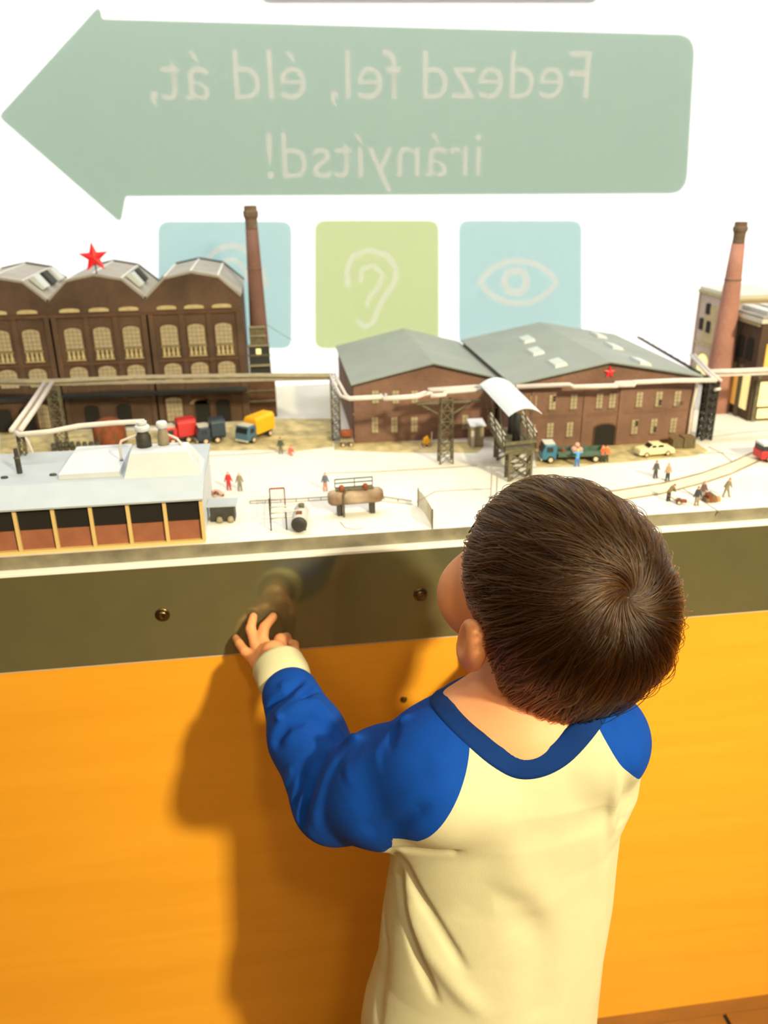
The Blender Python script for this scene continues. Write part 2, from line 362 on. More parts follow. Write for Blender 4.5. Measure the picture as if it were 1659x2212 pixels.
def surfnet(f, lo, hi, h, B=12):
    lo = np.asarray(lo, float); hi = np.asarray(hi, float)
    nb = np.ceil((hi-lo)/(h*B)).astype(int); N = nb*B+3
    I = np.stack(np.meshgrid(*[np.arange(n) for n in nb], indexing='ij'), -1).reshape(-1, 3)
    cen = lo+(I+0.5)*B*h; d = f(cen); I = I[np.abs(d) < B*h*1.6]
    g = np.stack(np.meshgrid(*[np.arange(B+1)]*3, indexing='ij'), -1).reshape(-1, 3)
    keys, V, Q = [], [], []
    for s in range(0, len(I), 48):
        b = I[s:s+48]; gi = (b[:, None, :]*B+g[None]).reshape(-1, 3)
        v = f(lo+gi*h).reshape(len(b), B+1, B+1, B+1)
        cs = [v[:, dx:B+dx, dy:B+dy, dz:B+dz] for dx in (0, 1) for dy in (0, 1) for dz in (0, 1)]
        c = np.stack(cs, -1); act = (c.min(-1) < 0) & (c.max(-1) >= 0)
        w = np.argwhere(act)
        if not len(w): continue
        cv = c[act]; cell = b[w[:, 0]]*B+w[:, 1:]
        acc = np.zeros((len(w), 3)); cnt = np.zeros(len(w))
        for i in range(8):
            for ax in range(3):
                bit = 4 >> ax
                if i & bit: continue
                j = i | bit; va, vb = cv[:, i], cv[:, j]; cr = (va < 0) != (vb < 0)
                t = np.where(cr, va/(va-vb+1e-20), 0)
                pos = np.tile(np.array([(i >> 2) & 1, (i >> 1) & 1, i & 1], float), (len(w), 1)); pos[:, ax] += t
                acc += pos*cr[:, None]; cnt += cr
        V.append(lo+(cell+acc/cnt[:, None])*h)
        keys.append((cell[:, 0]*N[1]+cell[:, 1])*N[2]+cell[:, 2])
        Q.append(np.concatenate([cell, (cv[:, [0]] < 0), (cv[:, [4]] < 0), (cv[:, [2]] < 0), (cv[:, [1]] < 0)], 1))
    K = np.concatenate(keys); V = np.concatenate(V); Q = np.concatenate(Q); o = np.argsort(K); Ks = K[o]
    def find(c):
        kk = (c[:, 0]*N[1]+c[:, 1])*N[2]+c[:, 2]; i = np.clip(np.searchsorted(Ks, kk), 0, len(Ks)-1)
        return np.where(Ks[i] == kk, o[i], -1)
    F = []
    E3 = np.eye(3, dtype=int)
    for ax in range(3):
        u, v = E3[(ax+1) % 3], E3[(ax+2) % 3]
        m = Q[:, 3] != Q[:, 4+ax]; c = Q[m][:, :3].astype(int); ins = Q[m][:, 3] > 0
        q = np.stack([find(c), find(c-u), find(c-u-v), find(c-v)], 1); ok = (q >= 0).all(1); q = q[ok]; ins = ins[ok]
        q[~ins] = q[~ins][:, ::-1]; F.append(q)
    return V, np.concatenate(F)
def netobj(name, f, lo, hi, h, m, parent, **k):
    V_, F_ = surfnet(f, lo, hi, h)
    me = bpy.data.meshes.new(name); me.from_pydata(V_.tolist(), [], F_.tolist()); me.update()
    me.polygons.foreach_set('use_smooth', [True]*len(me.polygons))
    return link(name, me, m, parent, **k)
def trace(f, px, py, t0=0.3, t1=1.2):
    d = sight(px, py); t = t0
    for _ in range(120):
        v = float(f((CAM+d*t)[None])[0])
        if v < 2e-4: return CAM+d*t
        t += max(v*0.6, 1e-4)
        if t > t1: break
    return None

# head frame: X to the child's right, Y where the face points, Z to the crown
HC = atD(1200, 1284, 0.672)
_e = -0.87*rt-0.27*up+0.34*(-fw); _e /= np.linalg.norm(_e)
_w = 0.60*rt+0.02*up+0.80*(-fw); _w = _w-(_w@_e)*_e; _w /= np.linalg.norm(_w)
_q = np.cross(_w, _e); _q /= np.linalg.norm(_q)
if _q[2] < 0: _q = -_q
_a = R(42)
HY = -math.cos(_a)*_w+math.sin(_a)*_q; HZ = math.sin(_a)*_w+math.cos(_a)*_q; HX = -_e
if np.cross(HX, HY)@HZ < 0: HX = -HX
HM = np.stack([HX, HY, HZ])        # rows: head axes in the world
def tohead(p): return (p-HC)@HM.T
def fromhead(q): return HC+np.asarray(q, float)@HM
NECK0 = fromhead((0, -0.02, -0.055)); NECK1 = atD(1130, 1570, 0.700)
SL = atD(985, 1665, 0.700); SR = atD(1288, 1596, 0.690)      # shoulder joints
EL = atY(712, 1712, 0.612); WL = atY(606, 1447, 0.765)        # left elbow and wrist
ER = np.array([0.258, 0.665, 0.722]); WR = np.array([0.262, 0.798, 0.712])
TORSO = [(0.845, 0.184, 0.572, 0.050, 0.040), (0.815, 0.184, 0.568, 0.088, 0.050), (0.76, 0.182, 0.565, 0.098, 0.058), (0.66, 0.176, 0.568, 0.088, 0.058),
         (0.56, 0.168, 0.575, 0.088, 0.060), (0.50, 0.163, 0.578, 0.090, 0.060), (0.43, 0.160, 0.580, 0.086, 0.060)]
def stack(p, st, k=0.0, grow=0.0):
    z = p[:, 2]; zs = np.array([s[0] for s in st])[::-1]; col = [np.array([s[i] for s in st])[::-1] for i in (1, 2, 3, 4)]
    zc = np.clip(z, zs[0], zs[-1]); x, y, a, b = [np.interp(zc, zs, c) for c in col]; a = a+grow; b = b+grow
    q = np.stack([(p[:, 0]-x)/a, (p[:, 1]-y)/b], 1); kk = np.linalg.norm(q, axis=1); k1 = np.linalg.norm(q/np.stack([a, b], 1), axis=1)+1e-6
    d = kk*(kk-1)/k1
    return smax(d, np.maximum(z-zs[-1], zs[0]-z), 0.03)
LEGS = [((0.115, 0.585, 0.44), (0.108, 0.600, 0.235), (0.105, 0.590, 0.055)), ((0.208, 0.580, 0.44), (0.218, 0.595, 0.235), (0.222, 0.585, 0.055))]
# left hand: back to the camera, finger tips against the dark band
YF = YW-0.0036-0.0052
def fp(px, py, y): return atY(px, py, y)
HW = WL; PALM = fp(592, 1412, 0.793)
FING = [  # pinky, ring, middle, index, thumb: joints from the palm to the tip
    ([fp(556, 1432, 0.800), fp(530, 1408, 0.818), fp(517, 1390, 0.834), fp(509, 1378, YF+0.0006)], [0.0064, 0.0056, 0.0050, 0.0044]),
    ([fp(570, 1424, 0.800), fp(551, 1388, 0.822), fp(541, 1358, 0.838), fp(547, 1332, YF)], [0.0070, 0.0064, 0.0058, 0.0050]),
    ([fp(588, 1416, 0.800), fp(567, 1382, 0.822), fp(571, 1355, 0.840), fp(590, 1332, YF)], [0.0074, 0.0066, 0.0060, 0.0052]),
    ([fp(606, 1410, 0.800), fp(606, 1382, 0.815), fp(618, 1378, 0.836), fp(624, 1386, YF)], [0.0078, 0.0072, 0.0062, 0.0054]),
    ([fp(614, 1420, 0.788), fp(634, 1408, 0.806), fp(634, 1394, 0.825), fp(626, 1398, 0.842)], [0.0084, 0.0074, 0.0064, 0.0056]),
]
def hand_sdf(p):
    d = capsule(p, HW, PALM, 0.0165, 0.0150)
    for i in range(4): d = smin(d, capsule(p, HW+(PALM-HW)*0.3, FING[i][0][0], 0.0110, 0.0078), 0.006)
    for pts, rs in FING:
        c = chain(p, pts, rs, 0.0015); d = smin(d, c, 0.0035)
    return d
RF = [[WR+np.array(o) for o in offs] for offs in (
    [(-0.018, 0.020, -0.002), (-0.026, 0.036, 0.010), (-0.028, 0.044, 0.024)], [(-0.008, 0.024, 0.002), (-0.010, 0.040, 0.018), (-0.010, 0.045, 0.034)],
    [(0.002, 0.025, 0.002), (0.003, 0.041, 0.020), (0.004, 0.045, 0.037)], [(0.012, 0.022, 0.000), (0.016, 0.038, 0.014), (0.018, 0.045, 0.030)],
    [(-0.022, 0.010, -0.008), (-0.034, 0.022, -0.010), (-0.042, 0.034, -0.004)])]
def rhand_sdf(p):
    d = capsule(p, WR-np.array([0, 0.01, 0]), WR+np.array([-0.003, 0.018, 0.0]), 0.0150, 0.0150)
    for pts in RF: d = smin(d, chain(p, [pts[0]*0.6+WR*0.4, *pts], [0.0080, 0.0074, 0.0064, 0.0052], 0.0015), 0.0035)
    return d
def head_sdf(p):
    q = tohead(p)
    d = ellip(q, (0, -0.006, 0.012), (0.071, 0.088, 0.076))
    d = smin(d, ellip(q, (0, 0.030, -0.030), (0.064, 0.054, 0.060)), 0.02)
    for s in (-1, 1): d = smin(d, ellip(q, (s*0.042, 0.044, -0.034), (0.034, 0.036, 0.036)), 0.015)
    d = smin(d, ellip(q, (0, 0.060, -0.078), (0.018, 0.018, 0.014)), 0.02)
    d = smin(d, capsule(q, (0, 0.084, 0.004), (0, 0.094, -0.022), 0.005, 0.0085), 0.008)
    for s in (-1, 1): d = smin(d, ellip(q, (s*0.008, 0.089, -0.026), (0.005, 0.006, 0.005)), 0.004)
    for s in (-1, 1): d = smax(d, -ellip(q, (s*0.030, 0.088, 0.002), (0.014, 0.012, 0.009)), 0.008)
    d = smin(d, capsule(q, (-0.013, 0.079, -0.047), (0.013, 0.079, -0.047), 0.0045, 0.0045), 0.004)
    d = smax(d, -capsule(q, (-0.014, 0.0865, -0.0465), (0.014, 0.0865, -0.0465), 0.0016, 0.0016), 0.002)
    for s in (-1, 1):      # ears: rim with a hollow
        e_ = ellip(q, (s*0.0800, -0.006, -0.018), (0.0100, 0.0170, 0.0290))
        e_ = smin(e_, ellip(q, (s*0.076, 0.002, -0.044), (0.006, 0.009, 0.009)), 0.006)
        e_ = smax(e_, -ellip(q, (s*0.0905, 0.003, -0.014), (0.0085, 0.0115, 0.0200)), 0.004)
        d = smin(d, e_, 0.004)
    return d
def body_sdf(p):
    d = head_sdf(p)
    d = smin(d, capsule(p, NECK0, NECK1, 0.036, 0.042), 0.022)
    t = stack(p, TORSO); t = smin(t, capsule(p, SL, SR, 0.036, 0.034), 0.04); d = smin(d, t, 0.035)
    d = smin(d, chain(p, [SL, EL, WL], [0.032, 0.024, 0.0165], 0.008), 0.02)
    d = smin(d, chain(p, [SR, ER, WR-np.array([0, 0.01, 0])], [0.032, 0.024, 0.0165], 0.008), 0.02)
    d = smin(d, hand_sdf(p), 0.006); d = smin(d, rhand_sdf(p), 0.006)
    for a, b, c in LEGS: d = smin(d, chain(p, [a, b, c], [0.052, 0.036, 0.026], 0.02), 0.02)
    return d
def body_coarse(p):
    return body_sdf(p)

kid = empty('person', (0.155, 0.58, ZFL), 0, 'small child seen from behind in a blue and cream raglan shirt, touching the dark band', 'person')
def onkid(o):
    o.parent = kid; o.matrix_parent_inverse = Matrix.Translation(-kid.location); return o
# body in one mesh: coarse limbs, finer head and hand come from the same field, meshed at 2.6 mm
body = onkid(netobj('body', body_sdf, (-0.09, 0.44, 0.02), (0.36, 0.875, 1.06), 0.0024, M['skin'], None))

# ---- shirt: one field, then cut along the raglan seams
SHIRT = [(0.838, 0.184, 0.572, 0.054, 0.044), (0.815, 0.186, 0.566, 0.098, 0.058), (0.775, 0.186, 0.562, 0.112, 0.068), (0.74, 0.184, 0.562, 0.113, 0.070), (0.70, 0.180, 0.564, 0.106, 0.070), (0.66, 0.181, 0.566, 0.106, 0.070),
         (0.60, 0.179, 0.570, 0.111, 0.074), (0.53, 0.176, 0.575, 0.113, 0.080), (0.47, 0.170, 0.578, 0.121, 0.084), (0.41, 0.167, 0.580, 0.126, 0.088)]
CUFF0 = WL+(EL-WL)*0.02; CUFF1 = WL+(EL-WL)*0.24
_sl = atD(960, 1672, 0.690); _el = EL+np.array([0.006, -0.004, -0.004])
_fm = WL+(EL-WL)*0.58
def shirt_base(p):
    d = stack(p, SHIRT)
    d = smin(d, capsule(p, SL+np.array([0.02, 0, -0.002]), SR-np.array([0.016, 0, -0.002]), 0.042, 0.040), 0.03)
    d = smin(d, chain(p, [SL+np.array([0.012, 0, -0.006]), _sl, (_sl+_el)/2+np.array([0, 0, 0.0]), _el], [0.052, 0.053, 0.049, 0.040], 0.02), 0.014)
    d = smin(d, chain(p, [_el, _fm, CUFF1], [0.040, 0.037, 0.030], 0.012), 0.010)
    d = smin(d, chain(p, [SR, ER], [0.044, 0.034], 0.01), 0.016)
    d = smin(d, chain(p, [ER, ER+(WR-ER)*0.8], [0.035, 0.028], 0.01), 0.012)
    return d
def seg3(pts, t=None):
    out = []
    for x, y in pts:
        h = trace(shirt_base, x, y)
        if h is None: h = atD(x, y, 0.68)
        out.append(h)
    return out
FOLDS = []   # (polyline of surface points, half width, height; negative = groove)
def fold(pts, w, a): FOLDS.append((seg3(pts), w, a))
# sleeve between elbow and cuff: the pushed-up cloth
fold([(562, 1500), (610, 1478), (668, 1445)], 0.0040, 0.0030)
fold([(576, 1535), (618, 1500), (652, 1472)], 0.0045, -0.0085)
fold([(568, 1588), (600, 1545), (640, 1510), (676, 1466)], 0.0045, 0.0065)
fold([(645, 1512), (690, 1488)], 0.0040, -0.0070)
fold([(612, 1545), (645, 1522), (685, 1516), (716, 1552), (740, 1590)], 0.0045, 0.0065)
fold([(592, 1655), (596, 1600), (622, 1562), (662, 1550), (694, 1572), (715, 1600)], 0.0055, -0.0120)
fold([(575, 1640), (572, 1590)], 0.0045, 0.0035)
fold([(650, 1790), (660, 1730), (678, 1670), (700, 1628)], 0.0045, -0.0130)
fold([(678, 1780), (690, 1725), (708, 1672), (735, 1630)], 0.0055, 0.0060)
fold([(632, 1752), (644, 1705), (656, 1668)], 0.0042, -0.0065)
fold([(618, 1700), (634, 1660)], 0.0050, 0.0040)
# upper sleeve
fold([(745, 1600), (790, 1565), (820, 1560)], 0.0060, 0.0060)
fold([(830, 1545), (850, 1580), (845, 1610)], 0.0050, -0.0060)
fold([(862, 1560), (880, 1528)], 0.0050, 0.0040)
fold([(780, 1800), (850, 1780), (930, 1735)], 0.0070, -0.0045)
fold([(740, 1680), (790, 1640), (830, 1625)], 0.0120, 0.0040)
fold([(760, 1745), (860, 1700), (940, 1640)], 0.0140, -0.0025)
# back of the shirt
fold([(848, 1838), (900, 1838), (960, 1842), (992, 1842)], 0.0048, -0.0045)
fold([(846, 1838), (862, 1900), (880, 1990), (905, 2080), (940, 2160)], 0.0050, -0.0085)
fold([(858, 1850), (900, 1925), (950, 2010), (1000, 2090)], 0.0050, -0.0065)
fold([(872, 1910), (895, 1990), (930, 2060), (985, 2130), (1040, 2190)], 0.0100, 0.0050)
fold([(830, 1940), (832, 2040), (822, 2140), (815, 2212)], 0.0060, -0.0045)
fold([(985, 1990), (1060, 1930), (1130, 1960), (1160, 2040)], 0.0140, -0.0022)
fold([(1120, 1960), (1165, 2040), (1170, 2150), (1160, 2212)], 0.0160, -0.0028)
fold([(1080, 1700), (1090, 1800), (1130, 1900), (1200, 2000)], 0.0180, 0.0026)
fold([(1290, 1800), (1300, 1900), (1300, 2050), (1280, 2200)], 0.0100, 0.0024)
fold([(1330, 1630), (1330, 1720), (1322, 1800)], 0.0050, 0.0045)
fold([(1352, 1660), (1352, 1740), (1340, 1790)], 0.0080, -0.0040)
fold([(1290, 1510), (1310, 1545), (1330, 1580)], 0.0035, -0.0025)
fold([(1305, 1500), (1330, 1535)], 0.0040, 0.0030)
def shirt_sdf(p):
    d = shirt_base(p)
    near = np.abs(d) < 0.03
    if near.any():
        pn = p[near]; dn = d[near]
        for pts, w, a in FOLDS:
            m = None; L_ = len(pts)-1
            for i in range(L_):
                ab = pts[i+1]-pts[i]; t = np.clip(((pn-pts[i])@ab)/(ab@ab+1e-12), 0, 1)
                dd = np.linalg.norm(pn-pts[i]-t[:, None]*ab, axis=1); s = (i+t)/L_
                tap = np.clip(np.minimum(s, 1-s)*5+0.25, 0, 1)
                v = tap*np.exp(-(dd/w)**2); m = v if m is None else np.maximum(m, v)
            dn = dn-a*m
        d[near] = dn
    return d
# neck opening: an elliptic cylinder about a tilted axis
NC = atD(1132, 1452, 0.672); NA = np.array([0.02, -0.26, 1.0]); NA /= np.linalg.norm(NA)
NU = np.array([1.0, -0.10, 0.0]); NU = NU-(NU@NA)*NA; NU /= np.linalg.norm(NU); NV = np.cross(NA, NU)
RU, RV = 0.0560, 0.0500
def cyl(p, grow=0.0):
    q = p-NC; x = q@NU; y = q@NV; return (np.sqrt((x/(RU+grow))**2+(y/(RV+grow))**2)-1)*min(RU, RV)
def shirt_cut(p):
    d = shirt_sdf(p)
    d = smax(d, -np.maximum(cyl(p, 0.008), -(p-NC)@NA-0.075), 0.002)
    d = np.maximum(d, -(((p-CUFF1)@((EL-WL)/np.linalg.norm(EL-WL)))+0.0))*1.0 if False else d
    return d
_ax = (EL-WL)/np.linalg.norm(EL-WL)
V_, F_ = surfnet(shirt_cut, (-0.09, 0.44, 0.39), (0.36, 0.84, 0.90), 0.0021)
bm = bmesh.new(); vs = [bm.verts.new(v) for v in V_.tolist()]
for f in F_.tolist():
    try: bm.faces.new([vs[i] for i in f])
    except ValueError: pass
def hit(x, y): return trace(shirt_base, x, y)
h1, h2 = hit(1015, 1602), hit(902, 1818); h3 = (h1+h2)/2+np.array([0.02, 0.1, 0.0])
h2b = hit(965, 1712)
nL = np.cross(h2-h1, np.array([0.12, 1.0, 0.25])); nL /= np.linalg.norm(nL)
if nL[0] > 0: nL = -nL                       # points to the left sleeve
g1, g2, g3 = hit(1277, 1536), hit(1345, 1625), hit(1376, 1685)
nR = np.cross(g3-g1, np.array([0.05, 1.0, 0.30])); nR /= np.linalg.norm(nR)
if nR[0] < 0: nR = -nR
nU = np.cross(h2-hit(850, 1812), np.array([0.0, 1.0, 0.1])); nU /= np.linalg.norm(nU)
if nU[2] < 0: nU = -nU
def seam(co, no): bmesh.ops.bisect_plane(bm, geom=bm.verts[:]+bm.edges[:]+bm.faces[:], dist=1e-6, plane_co=co.tolist(), plane_no=no.tolist())
seam(h1, nL); seam(g1, nR); seam(h2, nU)
def split_out(test, name, m):
    b2 = bm.copy(); b2.faces.ensure_lookup_table()
    bmesh.ops.delete(b2, geom=[f for f in b2.faces if not test(np.array(f.calc_center_median()))], context='FACES')
    me = bpy.data.meshes.new(name); b2.to_mesh(me); b2.free(); me.polygons.foreach_set('use_smooth', [True]*len(me.polygons))
    return onkid(link(name, me, m))
XA = hit(842, 1800)[0]
def is_left(c): return (c-h1)@nL > 0 and ((c-h2)@nU > 0 or c[0] < XA+0.002) and c[2] > 0.655
def is_right(c):
    if (c-g1)@nR > 0 and c[2] > g3[2]-0.02: return True
    return False
def is_rarm(c): return c[1] > 0.60 and c[0] > 0.15 and float(chain(c[None], [SR, ER, WR], [0.048, 0.040, 0.034])[0]) < 0.004
split_out(lambda c: not is_left(c) and not is_right(c) and not is_rarm(c), 'shirt_body', M['cream'])
o = split_out(is_left, 'sleeve', M['blue']); o['label'] = 'blue left sleeve with pushed-up folds'
split_out(lambda c: (is_right(c) or is_rarm(c)) and not is_left(c), 'sleeve', M['blue'])
bm.free()
# collar band swept round the opening
def onrim(th, grow):
    base = NC+NU*math.cos(th)*(RU+grow)+NV*math.sin(th)*(RV+grow)
    hs = np.linspace(0.10, -0.16, 200); v = shirt_base(base+hs[:, None]*NA); i = np.argmax(v < 0)
    if i == 0: i = int(np.argmin(v)); return base+hs[i]*NA
    a = v[i-1]/(v[i-1]-v[i]); return base+(hs[i-1]+(hs[i]-hs[i-1])*a)*NA
mb = MB(); NT = 120; prof = [(-0.0005, -0.0050), (-0.0015, 0.0010), (0.002, 0.0028), (0.008, 0.0030), (0.0150, 0.0026), (0.0172, 0.0012), (0.0176, -0.0015)]
rings = []
for i in range(NT):
    th = 2*PI*i/NT; pa, pb = onrim(th, 0.0), onrim(th, 0.0172)
    d_ = (pb-pa); tg = -NU*math.sin(th)*RU+NV*math.cos(th)*RV; n_ = np.cross(tg, d_); n_ /= np.linalg.norm(n_)
    if n_@NA < 0: n_ = -n_
    rings.append([pa+d_*(u/0.0172)+n_*w for u, w in prof])
for _ in range(3):
    rings = [[(rings[i-1][j]+2*rings[i][j]+rings[(i+1) % NT][j])/4 for j in range(len(prof))] for i in range(NT)]
K_ = len(prof)
mb.add([p for r_ in rings for p in r_], [(i*K_+j, ((i+1) % NT)*K_+j, ((i+1) % NT)*K_+j+1, i*K_+j+1) for i in range(NT) for j in range(K_-1)])
o = onkid(mb.build('collar', M['blue_rib'], smooth=True)); o['label'] = 'darker blue ribbed collar'
# cuffs
def cuff(a, b, r, name='cuff'):
    a, b = Vector(a.tolist()), Vector(b.tolist()); d = (b-a).normalized(); x = d.cross(Vector((0, 0, 1))).normalized(); y = d.cross(x)
    L_ = (b-a).length; prof = [(0.002, r-0.0035), (-0.0008, r-0.0018), (0.0, r), (0.004, r+0.0009), (L_*0.5, r+0.0011), (L_*0.9, r+0.0006), (L_, r-0.002), (L_+0.004, r-0.006)]
    n = 40; vs = []
    for h_, r_ in prof:
        for k in range(n):
            t = 2*PI*k/n; q = r_+0.0007*math.sin(3*t+h_*300)
            vs.append(a+d*h_+x*math.cos(t)*q*1.06+y*math.sin(t)*q*0.96)
    mb = MB(); mb.add(vs, [(i*n+k, i*n+(k+1) % n, (i+1)*n+(k+1) % n, (i+1)*n+k) for i in range(len(prof)-1) for k in range(n)])
    return onkid(mb.build(name, M['cream'], smooth=True))
_cd = (EL-WL)/np.linalg.norm(EL-WL)
cf = cuff(WL-_cd*0.010, WL+_cd*0.022, 0.0262); cf['label'] = 'cream turned-back cuff'
cf = cuff(WR-(WR-ER)*0.02, WR-(WR-ER)*0.22, 0.0240); cf['label'] = 'cream turned-back cuff'
# trousers and shoes (below the frame)
def trous(p):
    d = stack(p, [(0.46, 0.161, 0.580, 0.098, 0.068), (0.42, 0.161, 0.582, 0.102, 0.072), (0.36, 0.162, 0.584, 0.100, 0.072)])
    for a, b, c in LEGS: d = smin(d, chain(p, [a, b, c], [0.062, 0.048, 0.042], 0.02), 0.02)
    return smax(d, 0.062-p[:, 2], 0.004)
onkid(netobj('trousers', trous, (0.0, 0.48, 0.03), (0.31, 0.70, 0.50), 0.006, M['denim'], None))
for a, b, c in LEGS:
    def shoe(p, c=c):
        d = smin(ellip(p, (c[0], c[1]+0.045, 0.018), (0.032, 0.062, 0.026)), ellip(p, (c[0], c[1]-0.008, 0.028), (0.030, 0.036, 0.040)), 0.015)
        return smax(d, 0.002-p[:, 2], 0.003)
    so = onkid(netobj('shoe', shoe, (c[0]-0.06, c[1]-0.07, -0.02), (c[0]+0.06, c[1]+0.14, 0.10), 0.004, M['shoe'], None))
    def sole(p, c=c): return smax(ellip(p, (c[0], c[1]+0.026, -0.002), (0.036, 0.086, 0.030)), np.maximum(p[:, 2]-0.006, ZFL-p[:, 2]), 0.002)
    s2 = netobj('sole', sole, (c[0]-0.06, c[1]-0.08, -0.02), (c[0]+0.06, c[1]+0.14, 0.02), 0.003, M['sole'], None)
    s2.parent = so; s2.matrix_parent_inverse = Matrix.Translation(-kid.location)
# face pieces
for s in (-1, 1):
    mb = MB(); n = 16
    mb.lathe([(0.0001, -0.0105)]+[(0.0105*math.sin(PI*i/8), -0.0105*math.cos(PI*i/8)) for i in range(1, 8)]+[(0.0001, 0.0105)], n=16)
    e_ = mb.build('eye', M['eye'], smooth=True); onkid(e_); c_ = fromhead((s*0.029, 0.0695, 0.001))
    e_.matrix_parent_inverse = Matrix.Translation(-kid.location); e_.location = c_.tolist()
    e_.rotation_euler = Vector(HY.tolist()).to_track_quat('Z', 'Y').to_euler()
    ir = MB().lathe([(0.0050, 0.0090), (0.0050, 0.0098), (0.003, 0.0106), (0.0001, 0.0108)], n=16).build('iris', M['iris'], e_, smooth=True)
lp = MB().tube([fromhead((x, 0.0835-abs(x)*0.25, -0.0475-0.0*x)).tolist() for x in np.linspace(-0.014, 0.014, 7)], [0.001, 0.0028, 0.0034, 0.0034, 0.0034, 0.0028, 0.001], 8).build('lips', M['lips'], smooth=True); onkid(lp)
for s in (-1, 1):
    eb = MB().tube([fromhead((s*x, 0.0845-abs(x-0.02)*0.5, 0.016+0.004*math.sin((x-0.016)*120))).tolist() for x in np.linspace(0.016, 0.042, 6)], [0.0008, 0.0017, 0.0019, 0.0017, 0.0013, 0.0006], 6).build('eyebrow', M['hair_base'], smooth=True); onkid(eb)

# ---- hair
def cap_sdf(p, g=0.0):
    q = tohead(p)
    d = ellip(q, (0, -0.008, 0.014), (0.0770+g, 0.0935+g, 0.0820+g))
    d = smin(d, ellip(q, (0, -0.034, -0.040), (0.0600+g, 0.052+g, 0.052+g)), 0.02)
    return d
def hairline(q):     # >0 where hair may grow
    y = q[:, 1]; z = q[:, 2]
    zl = np.interp(y, [-0.09, -0.045, -0.032, -0.024, -0.012, 0.010, 0.030, 0.045, 0.070, 0.10], [-0.090, -0.090, -0.078, -0.040, 0.004, 0.008, 0.004, 0.012, 0.034, 0.036])
    return z-zl
def cap_f(p): return smax(cap_sdf(p, -0.002), -hairline(tohead(p))*0.8, 0.004)
hc = onkid(netobj('hair', cap_f, HC-0.14, HC+0.14, 0.003, M['hair_base'], None)); hc['label'] = 'short dark brown hair whorled at the crown'
def gradn(f, p, e=1e-3):
    g = np.stack([f(p+np.eye(3)[i]*e)-f(p-np.eye(3)[i]*e) for i in range(3)], 1); return g/(np.linalg.norm(g, axis=1)[:, None]+1e-9)
WH = trace(cap_sdf, 1362, 1290)
NS, NP = 17000, 14
u = rng.normal(size=(NS*2, 3)); u[::6] = (tohead(WH[None])/0.085)+rng.normal(size=u[::6].shape)*0.16; u /= np.linalg.norm(u, axis=1)[:, None]
# starting points on the cap by projection
P0 = HC+(u*np.array([0.08, 0.097, 0.084]))@HM
for _ in range(3): P0 = P0-gradn(cap_sdf, P0)*cap_sdf(P0)[:, None]
q = tohead(P0); ok = hairline(q) > 0.002; P0 = P0[ok][:NS]; NS = len(P0)
def flow(p, jit):
    n = gradn(cap_sdf, p); r_ = p-WH; r_ = r_-(np.einsum('ij,ij->i', r_, n))[:, None]*n
    dist = np.linalg.norm(p-WH, axis=1); r_ /= (np.linalg.norm(r_, axis=1)[:, None]+1e-6)
    tw = np.cross(n, r_); sw = 0.9*np.exp(-dist/0.025)
    q = tohead(p)
    # forward and down the side of the head, down at the nape
    down = -HZ*0.55+HY*0.45
    back = (q[:, 2] < 0.02)[:, None]*(-HZ*0.8+HY*0.10)[None]+(q[:, 2] >= 0.02)[:, None]*(down*0.35)[None]
    back = back-(np.einsum('ij,ij->i', back, n))[:, None]*n
    d = r_+sw[:, None]*tw+back*np.clip(dist/0.06, 0, 1)[:, None]*0.9+jit
    d = d-(np.einsum('ij,ij->i', d, n))[:, None]*n
    return d/(np.linalg.norm(d, axis=1)[:, None]+1e-6), n
clump = rng.integers(0, 420, NS)
# clump by position: nearest of 420 seed roots
seeds = P0[rng.integers(0, NS, 420)]
cl = np.array([np.argmin(((seeds-p)**2).sum(1)) for p in P0])
cj = rng.normal(size=(420, 3))*0.16; ch = rng.uniform(0, 1, 420)
jit = cj[cl]+rng.normal(size=(NS, 3))*0.07
L0 = rng.uniform(0.042, 0.066, NS)*(0.85+0.3*ch[cl]); dist0 = np.linalg.norm(P0-WH, axis=1)
q0 = tohead(P0); wsp = (P0-HC)@rt > 0.045; wsp &= rng.uniform(0, 1, NS) < 0.05; L0[wsp] *= 1.5; nape = np.clip((-q0[:, 2]-0.035)/0.04, 0, 1); L0 = L0*(1-0.72*nape)
lift = 0.0012+0.0085*np.clip(rng.beta(1.4, 2.2, NS)*(0.5+0.8*ch[cl]), 0, 1)
lift[wsp] += 0.005
pts = np.zeros((NS, NP, 3)); cur = P0.copy(); alive = np.ones(NS, bool)
base = cur.copy()
for k in range(NP):
    s = k/(NP-1); n = gradn(cap_sdf, cur)
    h_ = lift*np.sin(min(s*2.4, 1.57))*(1-0.55*s*s)
    if k: h_ = np.where(wsp, h_, h_*np.clip((hairline(tohead(cur))+0.002)/0.022, 0.12, 1))
    pts[:, k] = cur+n*(h_-0.0015+0.0004)[:, None]
    d, n = flow(cur, jit*(0.6+s))
    # keep clear of the face: strands stop at the hairline
    nx = cur+d*(L0/(NP-1))[:, None]; nx = nx-gradn(cap_sdf, nx)*cap_sdf(nx)[:, None]
    okk = hairline(tohead(nx)) > np.where(tohead(nx)[:, 1] > 0.0, -0.006, -0.004); cur = np.where(okk[:, None], nx, cur+(nx-cur)*0.12)
